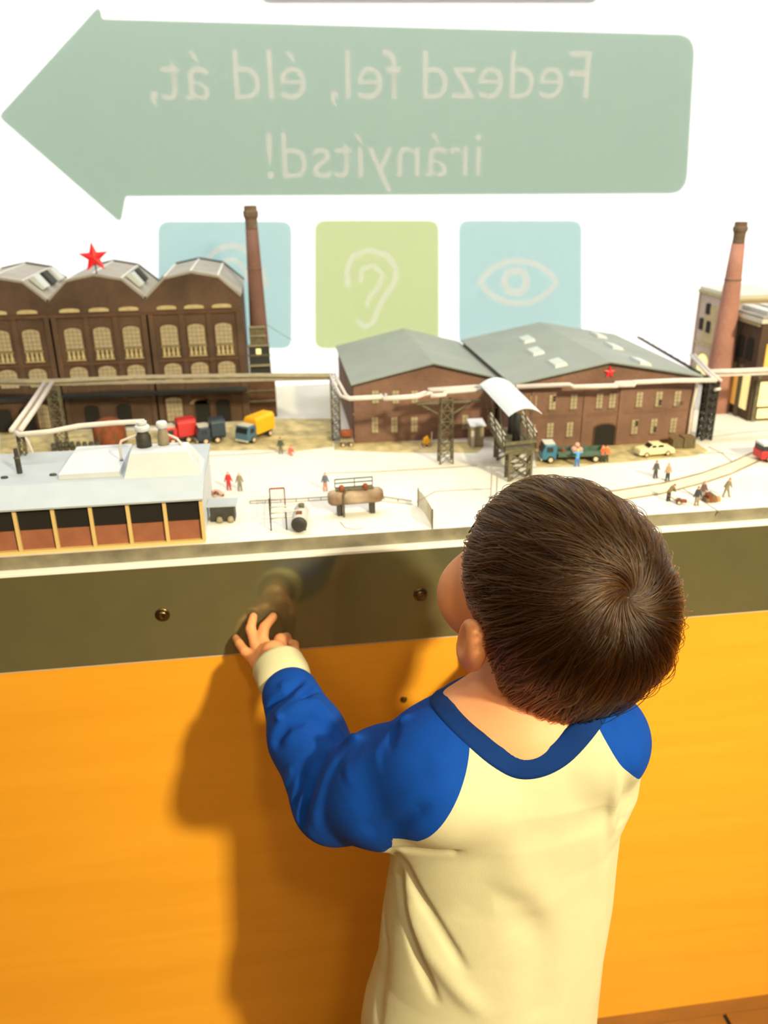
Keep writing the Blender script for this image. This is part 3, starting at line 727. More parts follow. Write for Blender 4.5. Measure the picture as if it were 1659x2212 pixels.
# loose wisps at the back right
W_ = []
for i in range(260):
    a = trace(cap_sdf, 1395+rng.uniform(-50, 30), 1330+rng.uniform(-40, 60)) if False else None
cu = bpy.data.hair_curves.new('hair_strands'); cu.add_curves([NP]*NS)
cu.attributes['position'].data.foreach_set('vector', (pts.reshape(-1, 3)-np.array(kid.location)*0).astype(np.float32).ravel())
ra = cu.attributes.get('radius') or cu.attributes.new('radius', 'FLOAT', 'POINT')
rr = np.tile(np.interp(np.linspace(0, 1, NP), [0, 0.15, 0.7, 1], [0.00022, 0.00030, 0.00024, 0.00004]), NS).astype(np.float32)
ra.data.foreach_set('value', rr)
hm = bpy.data.materials.new('hair_fibre'); hm.use_nodes = True; t_ = hm.node_tree; t_.nodes.clear()
ho = t_.nodes.new('ShaderNodeOutputMaterial'); hp = t_.nodes.new('ShaderNodeBsdfHairPrincipled'); hp.parametrization = 'MELANIN'
hp.inputs['Melanin'].default_value = 0.63; hp.inputs['Melanin Redness'].default_value = 0.22; hp.inputs['Roughness'].default_value = 0.32
hp.inputs['Radial Roughness'].default_value = 0.45; hp.inputs['Random Color'].default_value = 0.35; hp.inputs['Random Roughness'].default_value = 0.2
t_.links.new(hp.outputs[0], ho.inputs[0])
ho_ = bpy.data.objects.new('hair_strands', cu); C.objects.link(ho_); cu.materials.append(hm); ho_.parent = kid; ho_.matrix_parent_inverse = Matrix.Translation(-kid.location); ho_['kind'] = 'stuff'
# ------------------------------------------------------------------ the model town (about 1:87)
M['yard'] = mat('yard_concrete', (226, 221, 210), 0.75, noise=0.10, nscale=9)
M['sand'] = mat('sandy_verge', (196, 178, 128), 0.95, noise=0.35, nscale=60, bump=0.6, bscale=500)
M['road'] = mat('road_strip', (224, 212, 184), 0.8, noise=0.12, nscale=30); M['groove'] = mat('joint_dirt', (150, 136, 104), 0.9, noise=0.3, nscale=60)
M['brick'] = brickmat('factory_brick', (96, 68, 50), (78, 54, 40), (100, 80, 62), 1.0, 0.55)
M['brick_d'] = mat('brick_band', (92, 62, 42), 0.85, noise=0.3, nscale=90)
M['brick_r'] = brickmat('hall_brick', (132, 92, 76), (112, 76, 64), (134, 108, 92), 1.0, 0.35)
M['brick_p'] = brickmat('pale_brick', (190, 164, 152), (176, 150, 140), (200, 186, 172), 1.0, 0.15)
M['chim'] = brickmat('chimney_brick', (124, 84, 72), (108, 72, 62), (120, 92, 80), 1.0, 0.3)
M['chim_r'] = brickmat('pink_chimney_brick', (178, 118, 104), (160, 104, 92), (180, 140, 124), 1.0, 0.2)
M['chimcap'] = mat('chimney_cap', (112, 92, 76), 0.85, noise=0.3, nscale=120)
M['roofgrey'] = mat('sheet_roof', (138, 144, 138), 0.6, noise=0.10, nscale=14)
M['rooflight'] = mat('roof_felt', (156, 150, 142), 0.7, noise=0.15, nscale=30); M['roofedge'] = mat('roof_edge', (40, 42, 40), 0.7)
M['skyl'] = mat('skylight', (186, 190, 186), 0.4); M['pane'] = mat('window_pane', (170, 156, 128), 0.5, noise=0.15, nscale=120)
M['bar'] = mat('window_bars', (120, 104, 80), 0.7); M['cream_stone'] = mat('cream_stone', (184, 166, 124), 0.8, noise=0.15, nscale=90)
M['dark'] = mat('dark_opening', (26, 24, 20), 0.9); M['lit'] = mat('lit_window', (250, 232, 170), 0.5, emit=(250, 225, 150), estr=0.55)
M['warm'] = mat('warm_window', (230, 180, 90), 0.5, emit=(225, 165, 75), estr=0.45)
M['pipe'] = mat('pale_pipe', (212, 200, 190), 0.45, noise=0.08, nscale=80); M['tarn'] = mat('tarnished_pipe', (150, 138, 112), 0.5, noise=0.2, nscale=90)
M['steelg'] = mat('weathered_steel', (104, 96, 72), 0.7, noise=0.35, nscale=150); M['steelp'] = mat('pale_rail', (206, 204, 190), 0.6)
M['white'] = mat('white_sheet', (206, 210, 216), 0.5, noise=0.04, nscale=40); M['wroof'] = mat('pale_sheet_roof', (176, 184, 190), 0.5, noise=0.06, nscale=30)
M['post'] = mat('cream_post', (222, 192, 128), 0.7); M['bay'] = mat('red_brown_bay', (158, 98, 72), 0.8, noise=0.15, nscale=70)
M['rust'] = mat('rust', (134, 70, 36), 0.85, noise=0.4, nscale=90); M['drum'] = mat('dark_drum', (58, 56, 50), 0.6, noise=0.3, nscale=120)
M['red'] = mat('red_enamel', (226, 24, 34), 0.45); M['yellow'] = mat('yellow_paint', (244, 178, 28), 0.5); M['blueg'] = mat('blue_grey_paint', (74, 108, 132), 0.35)
M['teal'] = mat('teal_paint', (52, 108, 136), 0.35); M['navy'] = mat('navy_paint', (40, 56, 70), 0.4); M['creamc'] = mat('cream_paint', (240, 222, 170), 0.3)
M['redp'] = mat('red_paint', (196, 44, 46), 0.35); M['glassd'] = mat('dark_glazing', (34, 38, 40), 0.15); M['tyre'] = mat('tyre', (34, 32, 30), 0.8); M['hub'] = mat('hubcap', (220, 190, 160), 0.35)
M['green'] = mat('green_bed', (74, 100, 86), 0.7, noise=0.3, nscale=150); M['pinkish'] = mat('pink_sacks', (204, 160, 146), 0.9); M['wood'] = mat('crate_wood', (120, 96, 66), 0.85, noise=0.3, nscale=200)
M['tank'] = mat('tank_rusty', (172, 152, 130), 0.6, noise=0.3, nscale=40, dirt=(110, 80, 54)); M['tankg'] = mat('tank_grey', (200, 196, 186), 0.5, noise=0.15, nscale=60)

slab = struct('floor', MB().box(-2.5, 3.5, YW+0.008, 1.589, GZ-0.018, GZ), [M['yard']])
slab.name = 'floor_2'
struct('trim_5', MB().box(-2.5, 3.5, YW+0.0065, YW+0.0079, GZ-0.0185, GZ+0.0002), M['slab'])
def G(px, py): return atZ(px, py, GZ)
def atX(px, py, x): d = sight(px, py); return CAM + d*(x/d[0])
def patch(name, pts, h, m, kind=None, parent=None):
    poly = [tuple(G(*p)[:2]) for p in pts]
    return MB().prism(poly, 'z', GZ-0.0005, GZ+h).build(name, m, parent, kind)
# concrete of the yard: slab joints and the road strip are pieces of the ground
def strip(name, pts, w, h, m, parent=None):
    P_ = [Vector(G(*p)[:2]) for p in pts]; L_, R_ = [], []
    for i, p in enumerate(P_):
        d = (P_[min(i+1, len(P_)-1)]-P_[max(i-1, 0)]).normalized(); q = Vector((-d.y, d.x))*w/2; L_.append(p+q); R_.append(p-q)
    mb = MB()
    for i in range(len(P_)-1):
        b = [L_[i], R_[i], R_[i+1], L_[i+1]]
        mb.add([(v.x, v.y, GZ-0.0003) for v in b]+[(v.x, v.y, GZ+h) for v in b], [(4, 5, 6, 7), (0, 4, 7, 3), (1, 2, 6, 5), (0, 1, 5, 4), (3, 7, 6, 2)])
    return mb.build(name, m, parent)
road = strip('road_strip', [(1240, 1083), (1330, 1072), (1430, 1056), (1520, 1033), (1580, 1010), (1640, 984), (1700, 955)], 0.020, 0.0008, M['road'])
tag(road, 'cream road strip curving across the yard towards the red bus', 'road')
strip('kerb', [(1240, 1070), (1330, 1061), (1430, 1045), (1520, 1022), (1580, 1000), (1632, 976)], 0.0022, 0.0016, M['groove'], road)
strip('kerb', [(1240, 1093), (1330, 1083), (1430, 1067), (1520, 1044), (1580, 1024), (1650, 992)], 0.0018, 0.0014, M['groove'], road)
for pts in ([(540, 1088), (640, 1084), (760, 1076), (890, 1090)], [(700, 1022), (800, 1020), (940, 1012), (1030, 1006)], [(900, 1085), (940, 1062), (1010, 1058), (1060, 1056)],
            [(450, 985), (560, 980), (640, 972)], [(1430, 1035), (1470, 1052), (1560, 1110)], [(1130, 1010), (1250, 1008), (1400, 985), (1560, 978), (1600, 985)], [(1530, 965), (1560, 980), (1590, 1005)], [(1530, 945), (1600, 935), (1659, 930)]):
    strip('slab_joint', pts, 0.0016, 0.0004, M['groove'], slab)
for pts in ([(560, 905), (720, 905), (720, 965), (640, 975), (560, 972), (400, 976), (0, 985), (0, 930), (400, 930)], [(722, 955), (1010, 955), (1045, 965), (1030, 978), (860, 978), (722, 972)],
            [(1150, 960), (1500, 955), (1530, 975), (1500, 985), (1340, 1000), (1160, 1010)]):
    o = patch('sand', pts, 0.0006, M['sand'], 'stuff', slab)

def copytree(o, parent=None):
    c = o.copy(); C.objects.link(c); c.parent = parent
    for ch in o.children: copytree(ch, c)
    return c
# ---- the big brick factory on the left
FY = 1.36; fac = empty('factory', (-0.27, FY, GZ), 0, 'dark brick factory with three rounded gables, left of the tall chimney', 'building')
def rel(mb, o):   # shift collected world vertices into the space of parent empty o
    l = o.location; mb.v = [(v[0]-l.x, v[1]-l.y, v[2]-l.z) for v in mb.v]; return mb
def fp2(px, py): p = atY(px, py, FY); return p[0], p[2]
FD = 1.56; ZV, ZC = 1.063, 1.101
def gable(xa, xb, g=0.0): 
    w = xb-xa; c = (xa+xb)/2
    return [(xa-g, ZV), (xa+w*0.22, ZC-0.008+g), (c, ZC+g), (xb-w*0.22, ZC-0.008+g), (xb+g, ZV)]
XV = [-0.489, -0.342, -0.195, -0.048]
mb = MB()
poly = [(XV[0], GZ), (XV[3], GZ), (XV[3], ZV)]
for i in (2, 1, 0): poly += gable(XV[i], XV[i+1])[::-1][1:]
mb.prism(poly[:], 'y', FY, FY+0.012); mb.box(XV[3]-0.008, XV[3], FY+0.012, FD, GZ, ZV); mb.box(XV[0], XV[3], FD-0.01, FD, GZ, ZV)
rel(mb, fac).build('brick_wall', M['brick'], fac)
for i in range(3):
    pr = gable(XV[i], XV[i+1]); th = 0.0035
    outer = [(x+(0.0 if 0 < k < 4 else (-0.002 if k == 0 else 0.002)), z+th) for k, (x, z) in enumerate(pr)]
    mb = MB(); mb.prism(pr+outer[::-1], 'y', FY+0.003, FD-0.004); rf = rel(mb, fac).build('roof', M['rooflight'], fac)
    mb = MB(); o2 = [(x*1.0, z+th*0.6) for x, z in outer]; mb.prism(outer+o2[::-1], 'y', FD-0.012, FD); rel(mb, fac).build('roof_edge', M['roofedge'], rf)
    # copings along the breaks of the roof
    mb = MB(); [mb.beam((x, FY+0.004, z), (x, FD-0.006, z), 0.003, 0.002) for x, z in outer[1:4]]; rel(mb, fac).build('roof_ridge', M['plastic_white'], rf)
    if i < 2:
        x0 = pr[3][0]; x1 = pr[4][0]
        for k in range(2 if i else 3):
            y0 = FY+0.025+0.055*k; mb = MB()
            mb.add([(x0+0.004, y0, ZC-0.004), (x1-0.010, y0, ZV+0.016), (x1-0.010, y0+0.035, ZV+0.016), (x0+0.004, y0+0.035, ZC-0.004),
                    (x0+0.012, y0, ZC+0.000), (x1-0.006, y0, ZV+0.019), (x1-0.006, y0+0.035, ZV+0.019), (x0+0.012, y0+0.035, ZC+0.000)],
                   [(3, 2, 1, 0), (4, 5, 6, 7), (0, 1, 5, 4), (1, 2, 6, 5), (2, 3, 7, 6), (3, 0, 4, 7)])
            rel(mb, fac).build('roof_light', M['skyl'] if k != 1 else M['roofedge'], rf)
# windows: one pattern, copied
def archwin(name, w, h, rise, parent, loc, mp=None, bars=True, axis='y', depth=0.0012):
    mb = MB().prism(arch(0, 0, w, h, rise), 'y', -depth, 0.001); o = mb.build(name, mp or M['pane'], parent); o.location = loc
    mb = MB(); out = arch(0, 0, w+0.003, h+0.0015, rise); inn = arch(0, 0, w, h, rise)
    n = len(out); vs = [(x, -depth-0.0008, z) for x, z in out]+[(x, -depth-0.0008, z) for x, z in inn]+[(x, 0.0, z) for x, z in out]+[(x, -depth, z) for x, z in inn]
    fs = []
    for i in range(n):
        j = (i+1) % n; fs += [(i, j, n+j, n+i), (i, 2*n+i, 2*n+j, j), (n+i, n+j, 3*n+j, 3*n+i)]
    mb.add(vs, fs); mb.build('window_frame', M['brick_d'], o)
    if bars:
        mb = MB(); [mb.box(-w/2+w*k/4-0.0003, -w/2+w*k/4+0.0003, -depth-0.0005, -depth, 0, h-rise*0.3) for k in (1, 2, 3)]
        [mb.box(-w/2, w/2, -depth-0.0005, -depth, h*k/5-0.0003, h*k/5+0.0003) for k in (1, 2, 3, 4)]
        mb.build('glazing_bars', M['bar'], o)
    return o
l0 = fac.location
WX = [(-0.489, (0.024, 0.070, 0.115)), (-0.342, (0.031, 0.075, 0.120)), (-0.195, (0.031, 0.0735, 0.1165))]
wxs = []
for b, offs in WX:
    for o_ in offs: wxs.append(b+o_)
W1 = archwin('window', 0.0265, 0.033, 0.006, fac, (wxs[0]-l0.x, 0, 0.991-l0.z)); W2 = archwin('window', 0.0275, 0.030, 0.008, fac, (wxs[0]-l0.x, 0, 0.9325-l0.z))
for x in wxs[1:]:
    c = copytree(W1, fac); c.location.x = x-l0.x; c = copytree(W2, fac); c.location.x = x-l0.x
for x in wxs:     # balustrades under the upper windows
    mb = MB(); mb.box(x-0.0145, x+0.0145, FY-0.0014, FY, 0.9722, 0.9738); mb.box(x-0.0145, x+0.0145, FY-0.0014, FY, 0.9885, 0.9895)
    for k in range(4): mb.lathe([(0.0022, 0), (0.0028, 0.004), (0.0018, 0.008), (0.0026, 0.0135)], (x-0.0105+0.007*k, FY-0.0006, 0.974), 8)
    rel(mb, fac).build('balustrade', M['cream_stone'], fac)
for i in range(3):
    w = 0.147; cs = [XV[i]+0.004, XV[i+1]-0.004]; o3 = [XV[i]+x for x in WX[i][1]]
    for a in cs: rel(MB().box(a-0.0055, a+0.0055, FY-0.003, FY, GZ, 1.040), fac).build('pilaster', M['brick'], fac)
    for a in ((o3[0]+o3[1])/2, (o3[1]+o3[2])/2): rel(MB().box(a-0.0040, a+0.0040, FY-0.0022, FY, 0.905, 1.040), fac).build('pilaster', M['brick'], fac)
    for a in o3: rel(MB().prism(arch(a, 1.0475, 0.030, 0.006, 0.003), 'y', FY-0.0022, FY), fac).build('lintel', M['cream_stone'], fac)
    rel(MB().box(XV[i], XV[i+1], FY-0.0034, FY, 1.0400, 1.0445), fac).build('cornice', M['brick_d'], fac)
    rel(MB().box(XV[i], XV[i+1], FY-0.0026, FY, 0.9650, 0.9690), fac).build('cornice', M['brick_d'], fac)
    rel(MB().box(XV[i], XV[i+1], FY-0.0140, FY, 0.9140, 0.9190), fac).build('canopy', M['roofedge'], fac)
x = fp2(378, 888)[0]; archwin('window', 0.026, 0.040, 0.004, fac, (x-l0.x, 0, 0.866-l0.z)).children
x = fp2(430, 870)[0]; archwin('lunette', 0.030, 0.009, 0.008, fac, (x-l0.x, 0, 0.893-l0.z), M['cream_stone'], False)
for px in (440, 484, 270, 200, 140, 60, 10):
    x = fp2(px, 900)[0]; archwin('doorway', 0.024, 0.038, 0.006, fac, (x-l0.x, 0, 0.862-l0.z), M['dark'], False)
x = fp2(95, 900)[0]; archwin('window', 0.018, 0.040, 0.004, fac, (x-l0.x, 0, 0.864-l0.z))
# red star on the roof
def star(name, c, r, th, tilt, label, on):
    pts = []
    for k in range(10):
        a = PI/2+PI*k/5+tilt; q = r if k % 2 == 0 else r*0.40; pts.append((q*math.cos(a), q*math.sin(a)))
    mb = MB(); vs = [(x, -th*0.3, z) for x, z in pts]+[(0, -th, 0), (0, th*0.3, 0)]
    mb.add(vs, [(k, (k+1) % 10, 10) for k in range(10)]+[((k+1) % 10, k, 11) for k in range(10)])
    e = empty(name, c, 0, label, 'star'); mb.build('star_body', M['red'], e); return e
p = atY(203, 556, FY+0.004); s_ = star('red_star', p, 0.0235, 0.004, 0.05, 'large red star standing on the middle gable of the left factory', None)
MB().beam((0.000, 0.003, -0.006), (0.000, 0.003, 1.0985-p[2]), 0.0016).build('mast', M['roofedge'], s_)
# rusty round tank and barrels in front of the factory
p = G(240, 958); e = empty('storage_tank', p, 0, 'rusty domed storage tank in front of the left factory', 'tank')
MB().lathe([(0.022, 0), (0.024, 0.003), (0.0245, 0.022), (0.023, 0.030), (0.018, 0.036), (0.010, 0.040), (0.0005, 0.041)], n=28).build('tank_shell', M['rust'], e, smooth=True)
for k in range(6):
    a = k*PI/3; MB().beam((0.0245*math.cos(a), 0.0245*math.sin(a), 0), (0.0245*math.cos(a), 0.0245*math.sin(a), 0.026), 0.0012).build('rib', M['steelg'], e)
b0 = None
for i in range(8):
    px = 118+13.5*i; p = G(px, 975-(0 if i != 0 else -4))
    if b0 is None:
        b0 = empty('barrel', p, 0, 'first dark barrel at the left end of the row before the left factory', 'barrel', 'barrels in a row before the left factory')
        MB().lathe([(0.0028, 0), (0.0034, 0.004), (0.0035, 0.0075), (0.0034, 0.011), (0.0029, 0.015), (0.0026, 0.0148)], n=12).build('barrel_body', M['drum'], b0, smooth=True)
        MB().lathe([(0.0036, 0.0035), (0.0038, 0.0042), (0.0036, 0.005)], n=12).build('hoop', M['steelg'], b0); MB().lathe([(0.0036, 0.0100), (0.0038, 0.0107), (0.0036, 0.0115)], n=12).build('hoop', M['steelg'], b0)
    else: c = copytree(b0); c.location = p.tolist(); c['label'] = ['', 'second', 'third', 'fourth', 'fifth', 'sixth', 'seventh'][i]+' dark barrel from the left in the row before the left factory' if i < 7 else 'last dark barrel at the right end of the row before the left factory'
# ---- left chimney and its base tower
def chimney(cx, cy, z0, zt, rb, rtp, capm, m, label, basez=None):
    e = empty('chimney', (cx, cy, z0), 0, label, 'chimney'); H_ = zt-z0
    MB().lathe([(rb+(rtp-rb)*t, H_*0.98*t) for t in np.linspace(0, 0.90, 8)], n=24).build('shaft', m, e, smooth=True)
    z1 = H_*0.90*0.98
    MB().lathe([(rtp*1.05, z1), (rtp*1.12, z1+0.003), (rtp*1.05, z1+0.006), (rtp*1.10, z1+0.016), (rtp*1.32, z1+0.020), (rtp*1.34, z1+H_*0.08), (rtp*1.14, z1+H_*0.085), (rtp*1.12, z1+H_*0.105), (rtp*0.8, z1+H_*0.105), (rtp*0.78, z1+H_*0.07)], n=16).build('cap', capm, e)
    for k in (0.70,): MB().lathe([(rb+(rtp-rb)*k+0.0002, H_*k), (rb+(rtp-rb)*k+0.0009, H_*k+0.001), (rb+(rtp-rb)*k+0.0002, H_*k+0.002)], n=24).build('hoop', M['chimcap'], e)
    return e
cl_ = chimney(-0.024, 1.425, GZ, 1.200, 0.0185, 0.0090, M['chimcap'], M['chim'], 'tall brown brick chimney at the right end of the left factory')
e = empty('boiler_tower', (-0.026, 1.395, GZ), 0, 'dark stepped boiler tower at the foot of the left chimney', 'building')
MB().box(-0.020, 0.024, -0.018, 0.004, 0, 0.066).build('brick_wall', M['brick_d'], e)
MB().box(-0.016, 0.018, -0.014, 0.004, 0.066, 0.120).build('upper_wall', M['roofedge'], e)
MB().box(-0.013, 0.012, -0.012, 0.004, 0.122, 0.150).build('top_house', M['steelg'], e)
for z, w in ((0.028, 0.023), (0.046, 0.023), (0.068, 0.022), (0.088, 0.019), (0.104, 0.019), (0.120, 0.018), (0.136, 0.014), (0.150, 0.014)):
    MB().box(-w+0.001, w, -0.022 if z < 0.1 else -0.016, -0.012, z, z+0.0022).build('gallery', M['steelg'] if z in (0.046, 0.104) else M['tarn'], e)
MB().box(-0.004, 0.004, -0.0152, -0.012, 0.107, 0.116).build('window', M['lit'], e)
wire = [atY(565+k*0, 0, 1)*0 for k in range(1)]
a, b = atY(575, 700, 1.40), atY(730, 776, 1.27); pts = [a+(b-a)*t-np.array([0, 0, 0.006])*math.sin(PI*t) for t in np.linspace(0, 1, 12)]
tag(MB().tube([q.tolist() for q in pts], 0.00035, 5).build('cable', M['steelg']), 'thin sagging cable from the left chimney to the pipe bridge', 'cable')
# ---- the two brick halls
def hall(name, x0, x1, yf, yb, ze, xr, zr, label):
    e = empty(name, ((x0+x1)/2, yf, GZ), 0, label, 'building'); ex, ey, ez = e.location
    L = lambda x: x-ex
    MB().prism([(L(x0), 0), (L(x1), 0), (L(x1), ze-ez), (L(xr), zr-ez), (L(x0), ze-ez)], 'y', 0, 0.006).build('front_wall', M['brick_r'], e)
    MB().box(L(x0), L(x0)+0.006, 0.006, yb-yf, 0, ze-ez).build('side_wall', M['brick_r'], e); MB().box(L(x1)-0.006, L(x1), 0.006, yb-yf, 0, ze-ez).build('side_wall', M['brick_r'], e)
    MB().prism([(L(x0), 0), (L(x1), 0), (L(x1), ze-ez), (L(xr), zr-ez), (L(x0), ze-ez)], 'y', yb-yf-0.006, yb-yf).build('back_wall', M['brick_r'], e)
    th = 0.0022; ov = 0.004
    for sx, xe in ((0, x0-ov), (1, x1+ov)):
        sl = (zr-ze)/abs(xr-(x0 if sx == 0 else x1)); zz = ze-sl*ov
        pl = [(L(xe), zz-ez), (L(xr), zr-ez), (L(xr), zr-ez+th), (L(xe), zz-ez+th)]
        MB().prism(pl, 'y', -0.006, yb-yf+0.003).build('roof_slope', M['roofgrey'], e)
        MB().prism([(L(xe), zz-ez-0.0022), (L(xr), zr-ez-0.0022), (L(xr), zr-ez), (L(xe), zz-ez)], 'y', -0.0052, -0.002).build('verge_board', M['roofedge'], e)
    return e
hl = hall('small_hall', 0.113, 0.331, 1.205, 1.485, 0.953, 0.233, 0.979, 'smaller brick hall with a plain grey roof, left of the loading gantry')
hr = hall('large_hall', 0.336, 0.616, 1.13, 1.455, 0.961, 0.476, 0.987, 'larger brick hall with roof windows and a red star on its gable')
def sash(parent, px, py0, py1, yf, w=0.0095, broken=0):
    p = atY(px, py0, yf); q = atY(px, py1, yf); h = p[2]-q[2]; pl = parent.location
    o = MB().box(-w/2, w/2, -0.0010, 0.001, 0, h).build('window', M['pane'], parent); o.location = (q[0]-pl.x, 0, q[2]-pl.z)
    mb = MB(); mb.box(-0.0004, 0.0004, -0.0015, -0.001, 0, h); [mb.box(-w/2, w/2, -0.0015, -0.001, h*k/4-0.0003, h*k/4+0.0003) for k in (1, 2, 3)]
    mb.box(-w/2-0.0008, w/2+0.0008, -0.0026, 0, -0.0012, 0); mb.build('glazing_bars', M['bar'], o)
    if broken: MB().box(w*0.05, w/2-0.0003, -0.0013, -0.0009, h*0.05 if broken == 1 else h*0.55, h*0.45 if broken == 1 else h*0.93).build('broken_pane', M['dark'], o)
    return o
for px, br in ((1192, 2), (1238, 0), (1293, 0), (1321, 0), (1379, 0), (1421, 1), (1461, 0)): sash(hr, px, 853-(px-1192)*0.03, 884-(px-1192)*0.03, 1.13, broken=br)
for px, br in ((1187, 0), (1229, 0), (1369, 2), (1410, 1), (1452, 0)): sash(hr, px, 914-(px-1187)*0.04, 944-(px-1187)*0.04, 1.13, broken=br)
sash(hr, 1151, 855, 884, 1.13); sash(hr, 1148, 917, 945, 1.13)
for px in (811, 853, 896): sash(hl, px, 903, 936-(px-811)*0.02, 1.20)
for px in (1006, 1060): sash(hl, px, 898, 928, 1.20)
for px in (812, 856, 897): sash(hl, px, 846, 872, 1.20)
pl = hr.location
a = atY(1303, 958, 1.13); archwin('gateway', 0.031, 0.034, 0.006, hr, (a[0]-pl.x, 0, 0.0005), M['dark'], False, depth=0.001)
for px in (1262, 1338, 1150): x = atY(px, 900, 1.13)[0]-pl.x; MB().box(x-0.003, x+0.003, -0.0018, 0, 0, 0.092).build('pilaster', M['brick_r'], hr)
MB().box(-0.14, 0.14, -0.0016, 0, 0.0495, 0.0515).build('string_course', M['brick_r'], hr)
x = atY(1492, 900, 1.13)[0]-pl.x; MB().tube([(x, -0.004, 0.094), (x, -0.004, 0.080), (x-0.002, -0.004, 0.05), (x-0.002, -0.004, 0.0)], 0.0022, 8).build('downpipe', M['pipe'], hr)
MB().box(-0.1115, 0.1115, -0.0016, 0, 0.046, 0.0485).build('string_course', M['brick_r'], hl)
# roof windows of the large hall: they lie on its slopes
def roofwin(cx, cy, sgn, w, d):
    sl = (0.987-0.961)/0.14; zc = lambda x: 0.987-abs(x-0.476)*sl+0.0022
    mb = MB(); x0, x1 = cx-w/2, cx+w/2; hgt = 0.0040
    vs = [(x0, cy-d/2, zc(x0)-0.001), (x1, cy-d/2, zc(x1)-0.001), (x1, cy+d/2, zc(x1)-0.001), (x0, cy+d/2, zc(x0)-0.001)]
    vs += [(x0+0.002, cy-d/2+0.004, zc(x0)+hgt), (x1-0.002, cy-d/2+0.004, zc(x1)+hgt), (x1-0.002, cy+d/2-0.004, zc(x1)+hgt), (x0+0.002, cy+d/2-0.004, zc(x0)+hgt)]
    mb.add(vs, [(3, 2, 1, 0), (4, 5, 6, 7), (0, 1, 5, 4), (1, 2, 6, 5), (2, 3, 7, 6), (3, 0, 4, 7)]); rel(mb, hr).build('roof_window', M['skyl'], hr)
def onroof(px, py, sgn):
    sl = (0.987-0.961)/0.14; d = sight(px, py)
    # plane z = 0.9892 - sgn*(x-0.476)*sl
    t = (0.9892+sgn*0.476*sl-CAMH)/(d[2]+sgn*sl*d[0]); return CAM+d*t
for px, py, s in ((1137, 735, -1), (1156, 761, -1), (1203, 786, -1), (1292, 726, 1), (1325, 750, 1), (1383, 783, 1)):
    q = onroof(px, py, s); roofwin(q[0], q[1], s, 0.020, 0.044)
# star on the gable
p = atY(1317, 804, 1.1285); star('red_star', p, 0.0098, 0.002, 0.0, 'small red star fixed to the gable of the larger hall', hr)
# ---- pipe bridge
HP = 0.961
def hp(px, py, z=HP): return atZ(px, py, z).tolist()
pb = empty('pipe_bridge', (0.30, 1.12, GZ), 0, 'long pipe bridge of pale twin pipes crossing the whole yard', 'pipe bridge')
def seg(pts, sep, r, nm='pipe', m='pipe', z=HP):
    A = [Vector(hp(*p, z)) for p in pts]
    for s in (-1, 1):
        out = []
        for i, p in enumerate(A):
            d = (A[min(i+1, len(A)-1)]-A[max(i-1, 0)]); d.z = 0; d.normalize(); q = Vector((-d.y, d.x, 0)); out.append(p+q*sep*s/2)
        mb = MB().tube(out, r, 8); rel(mb, pb).build(nm, M[m], pb, smooth=True)
seg([(-60, 823), (105, 824), (300, 815), (560, 811), (718, 811)], 0.0100, 0.0024, m='tarn')
A = [Vector(hp(*p)) for p in ((-60, 823), (105, 824), (720, 811))]
for i in range(2): rel(MB().beam(A[i]-Vector((0, 0, 0.004)), A[i+1]-Vector((0, 0, 0.004)), 0.013, 0.0022), pb).build('deck', M['tarn'], pb)
seg([(718, 808), (724, 822), (742, 855), (756, 861), (828, 857)], 0.0075, 0.0024)
seg([(828, 853), (832, 861), (900, 856), (920, 849), (928, 852)], 0.0070, 0.0026)
seg([(926, 843), (1036, 836), (1040, 838)], 0.0075, 0.0028); seg([(930, 855), (960, 853), (962, 848), (1050, 841)], 0.004, 0.0024)
seg([(1105, 836), (1230, 831), (1240, 836), (1330, 833), (1334, 828), (1366, 826)], 0.0075, 0.0025)
seg([(1330, 832), (1366, 831), (1370, 826), (1460, 822), (1545, 821)], 0.0075, 0.0026)
seg([(1552, 822), (1532, 806), (1496, 766)], 0.0065, 0.0024); seg([(1532, 803), (1600, 801), (1720, 796)], 0.0080, 0.0028)
A = [Vector(hp(*p)) for p in ((1532, 805), (1720, 798))]; rel(MB().beam(A[0]-Vector((0, 0, 0.004)), A[1]-Vector((0, 0, 0.004)), 0.013, 0.002), pb).build('deck', M['pipe'], pb)
A = [Vector(hp(*p)) for p in ((1546, 836), (1556, 834))]; rel(MB().tube([A[0]-Vector((0, 0, 0.004)), A[1]-Vector((0, 0, 0.004))], 0.0022), pb).build('pipe_stub', M['pipe'], pb)
seg([(104, 828), (70, 880), (34, 930)], 0.0105, 0.0032)
A = [Vector(hp(*p)) for p in ((104, 828), (34, 930))]; rel(MB().beam(A[0]-Vector((0, 0, 0.002)), A[1]-Vector((0, 0, 0.002)), 0.012, 0.001), pb).build('deck', M['tarn'], pb)
A = [hp(*p) for p in ((34, 934), (42, 939), (60, 937), (110, 932), (170, 920), (240, 914), (312, 910))]; rel(MB().tube(A, 0.0031, 10), pb).build('pipe', M['pipe'], pb, smooth=True)
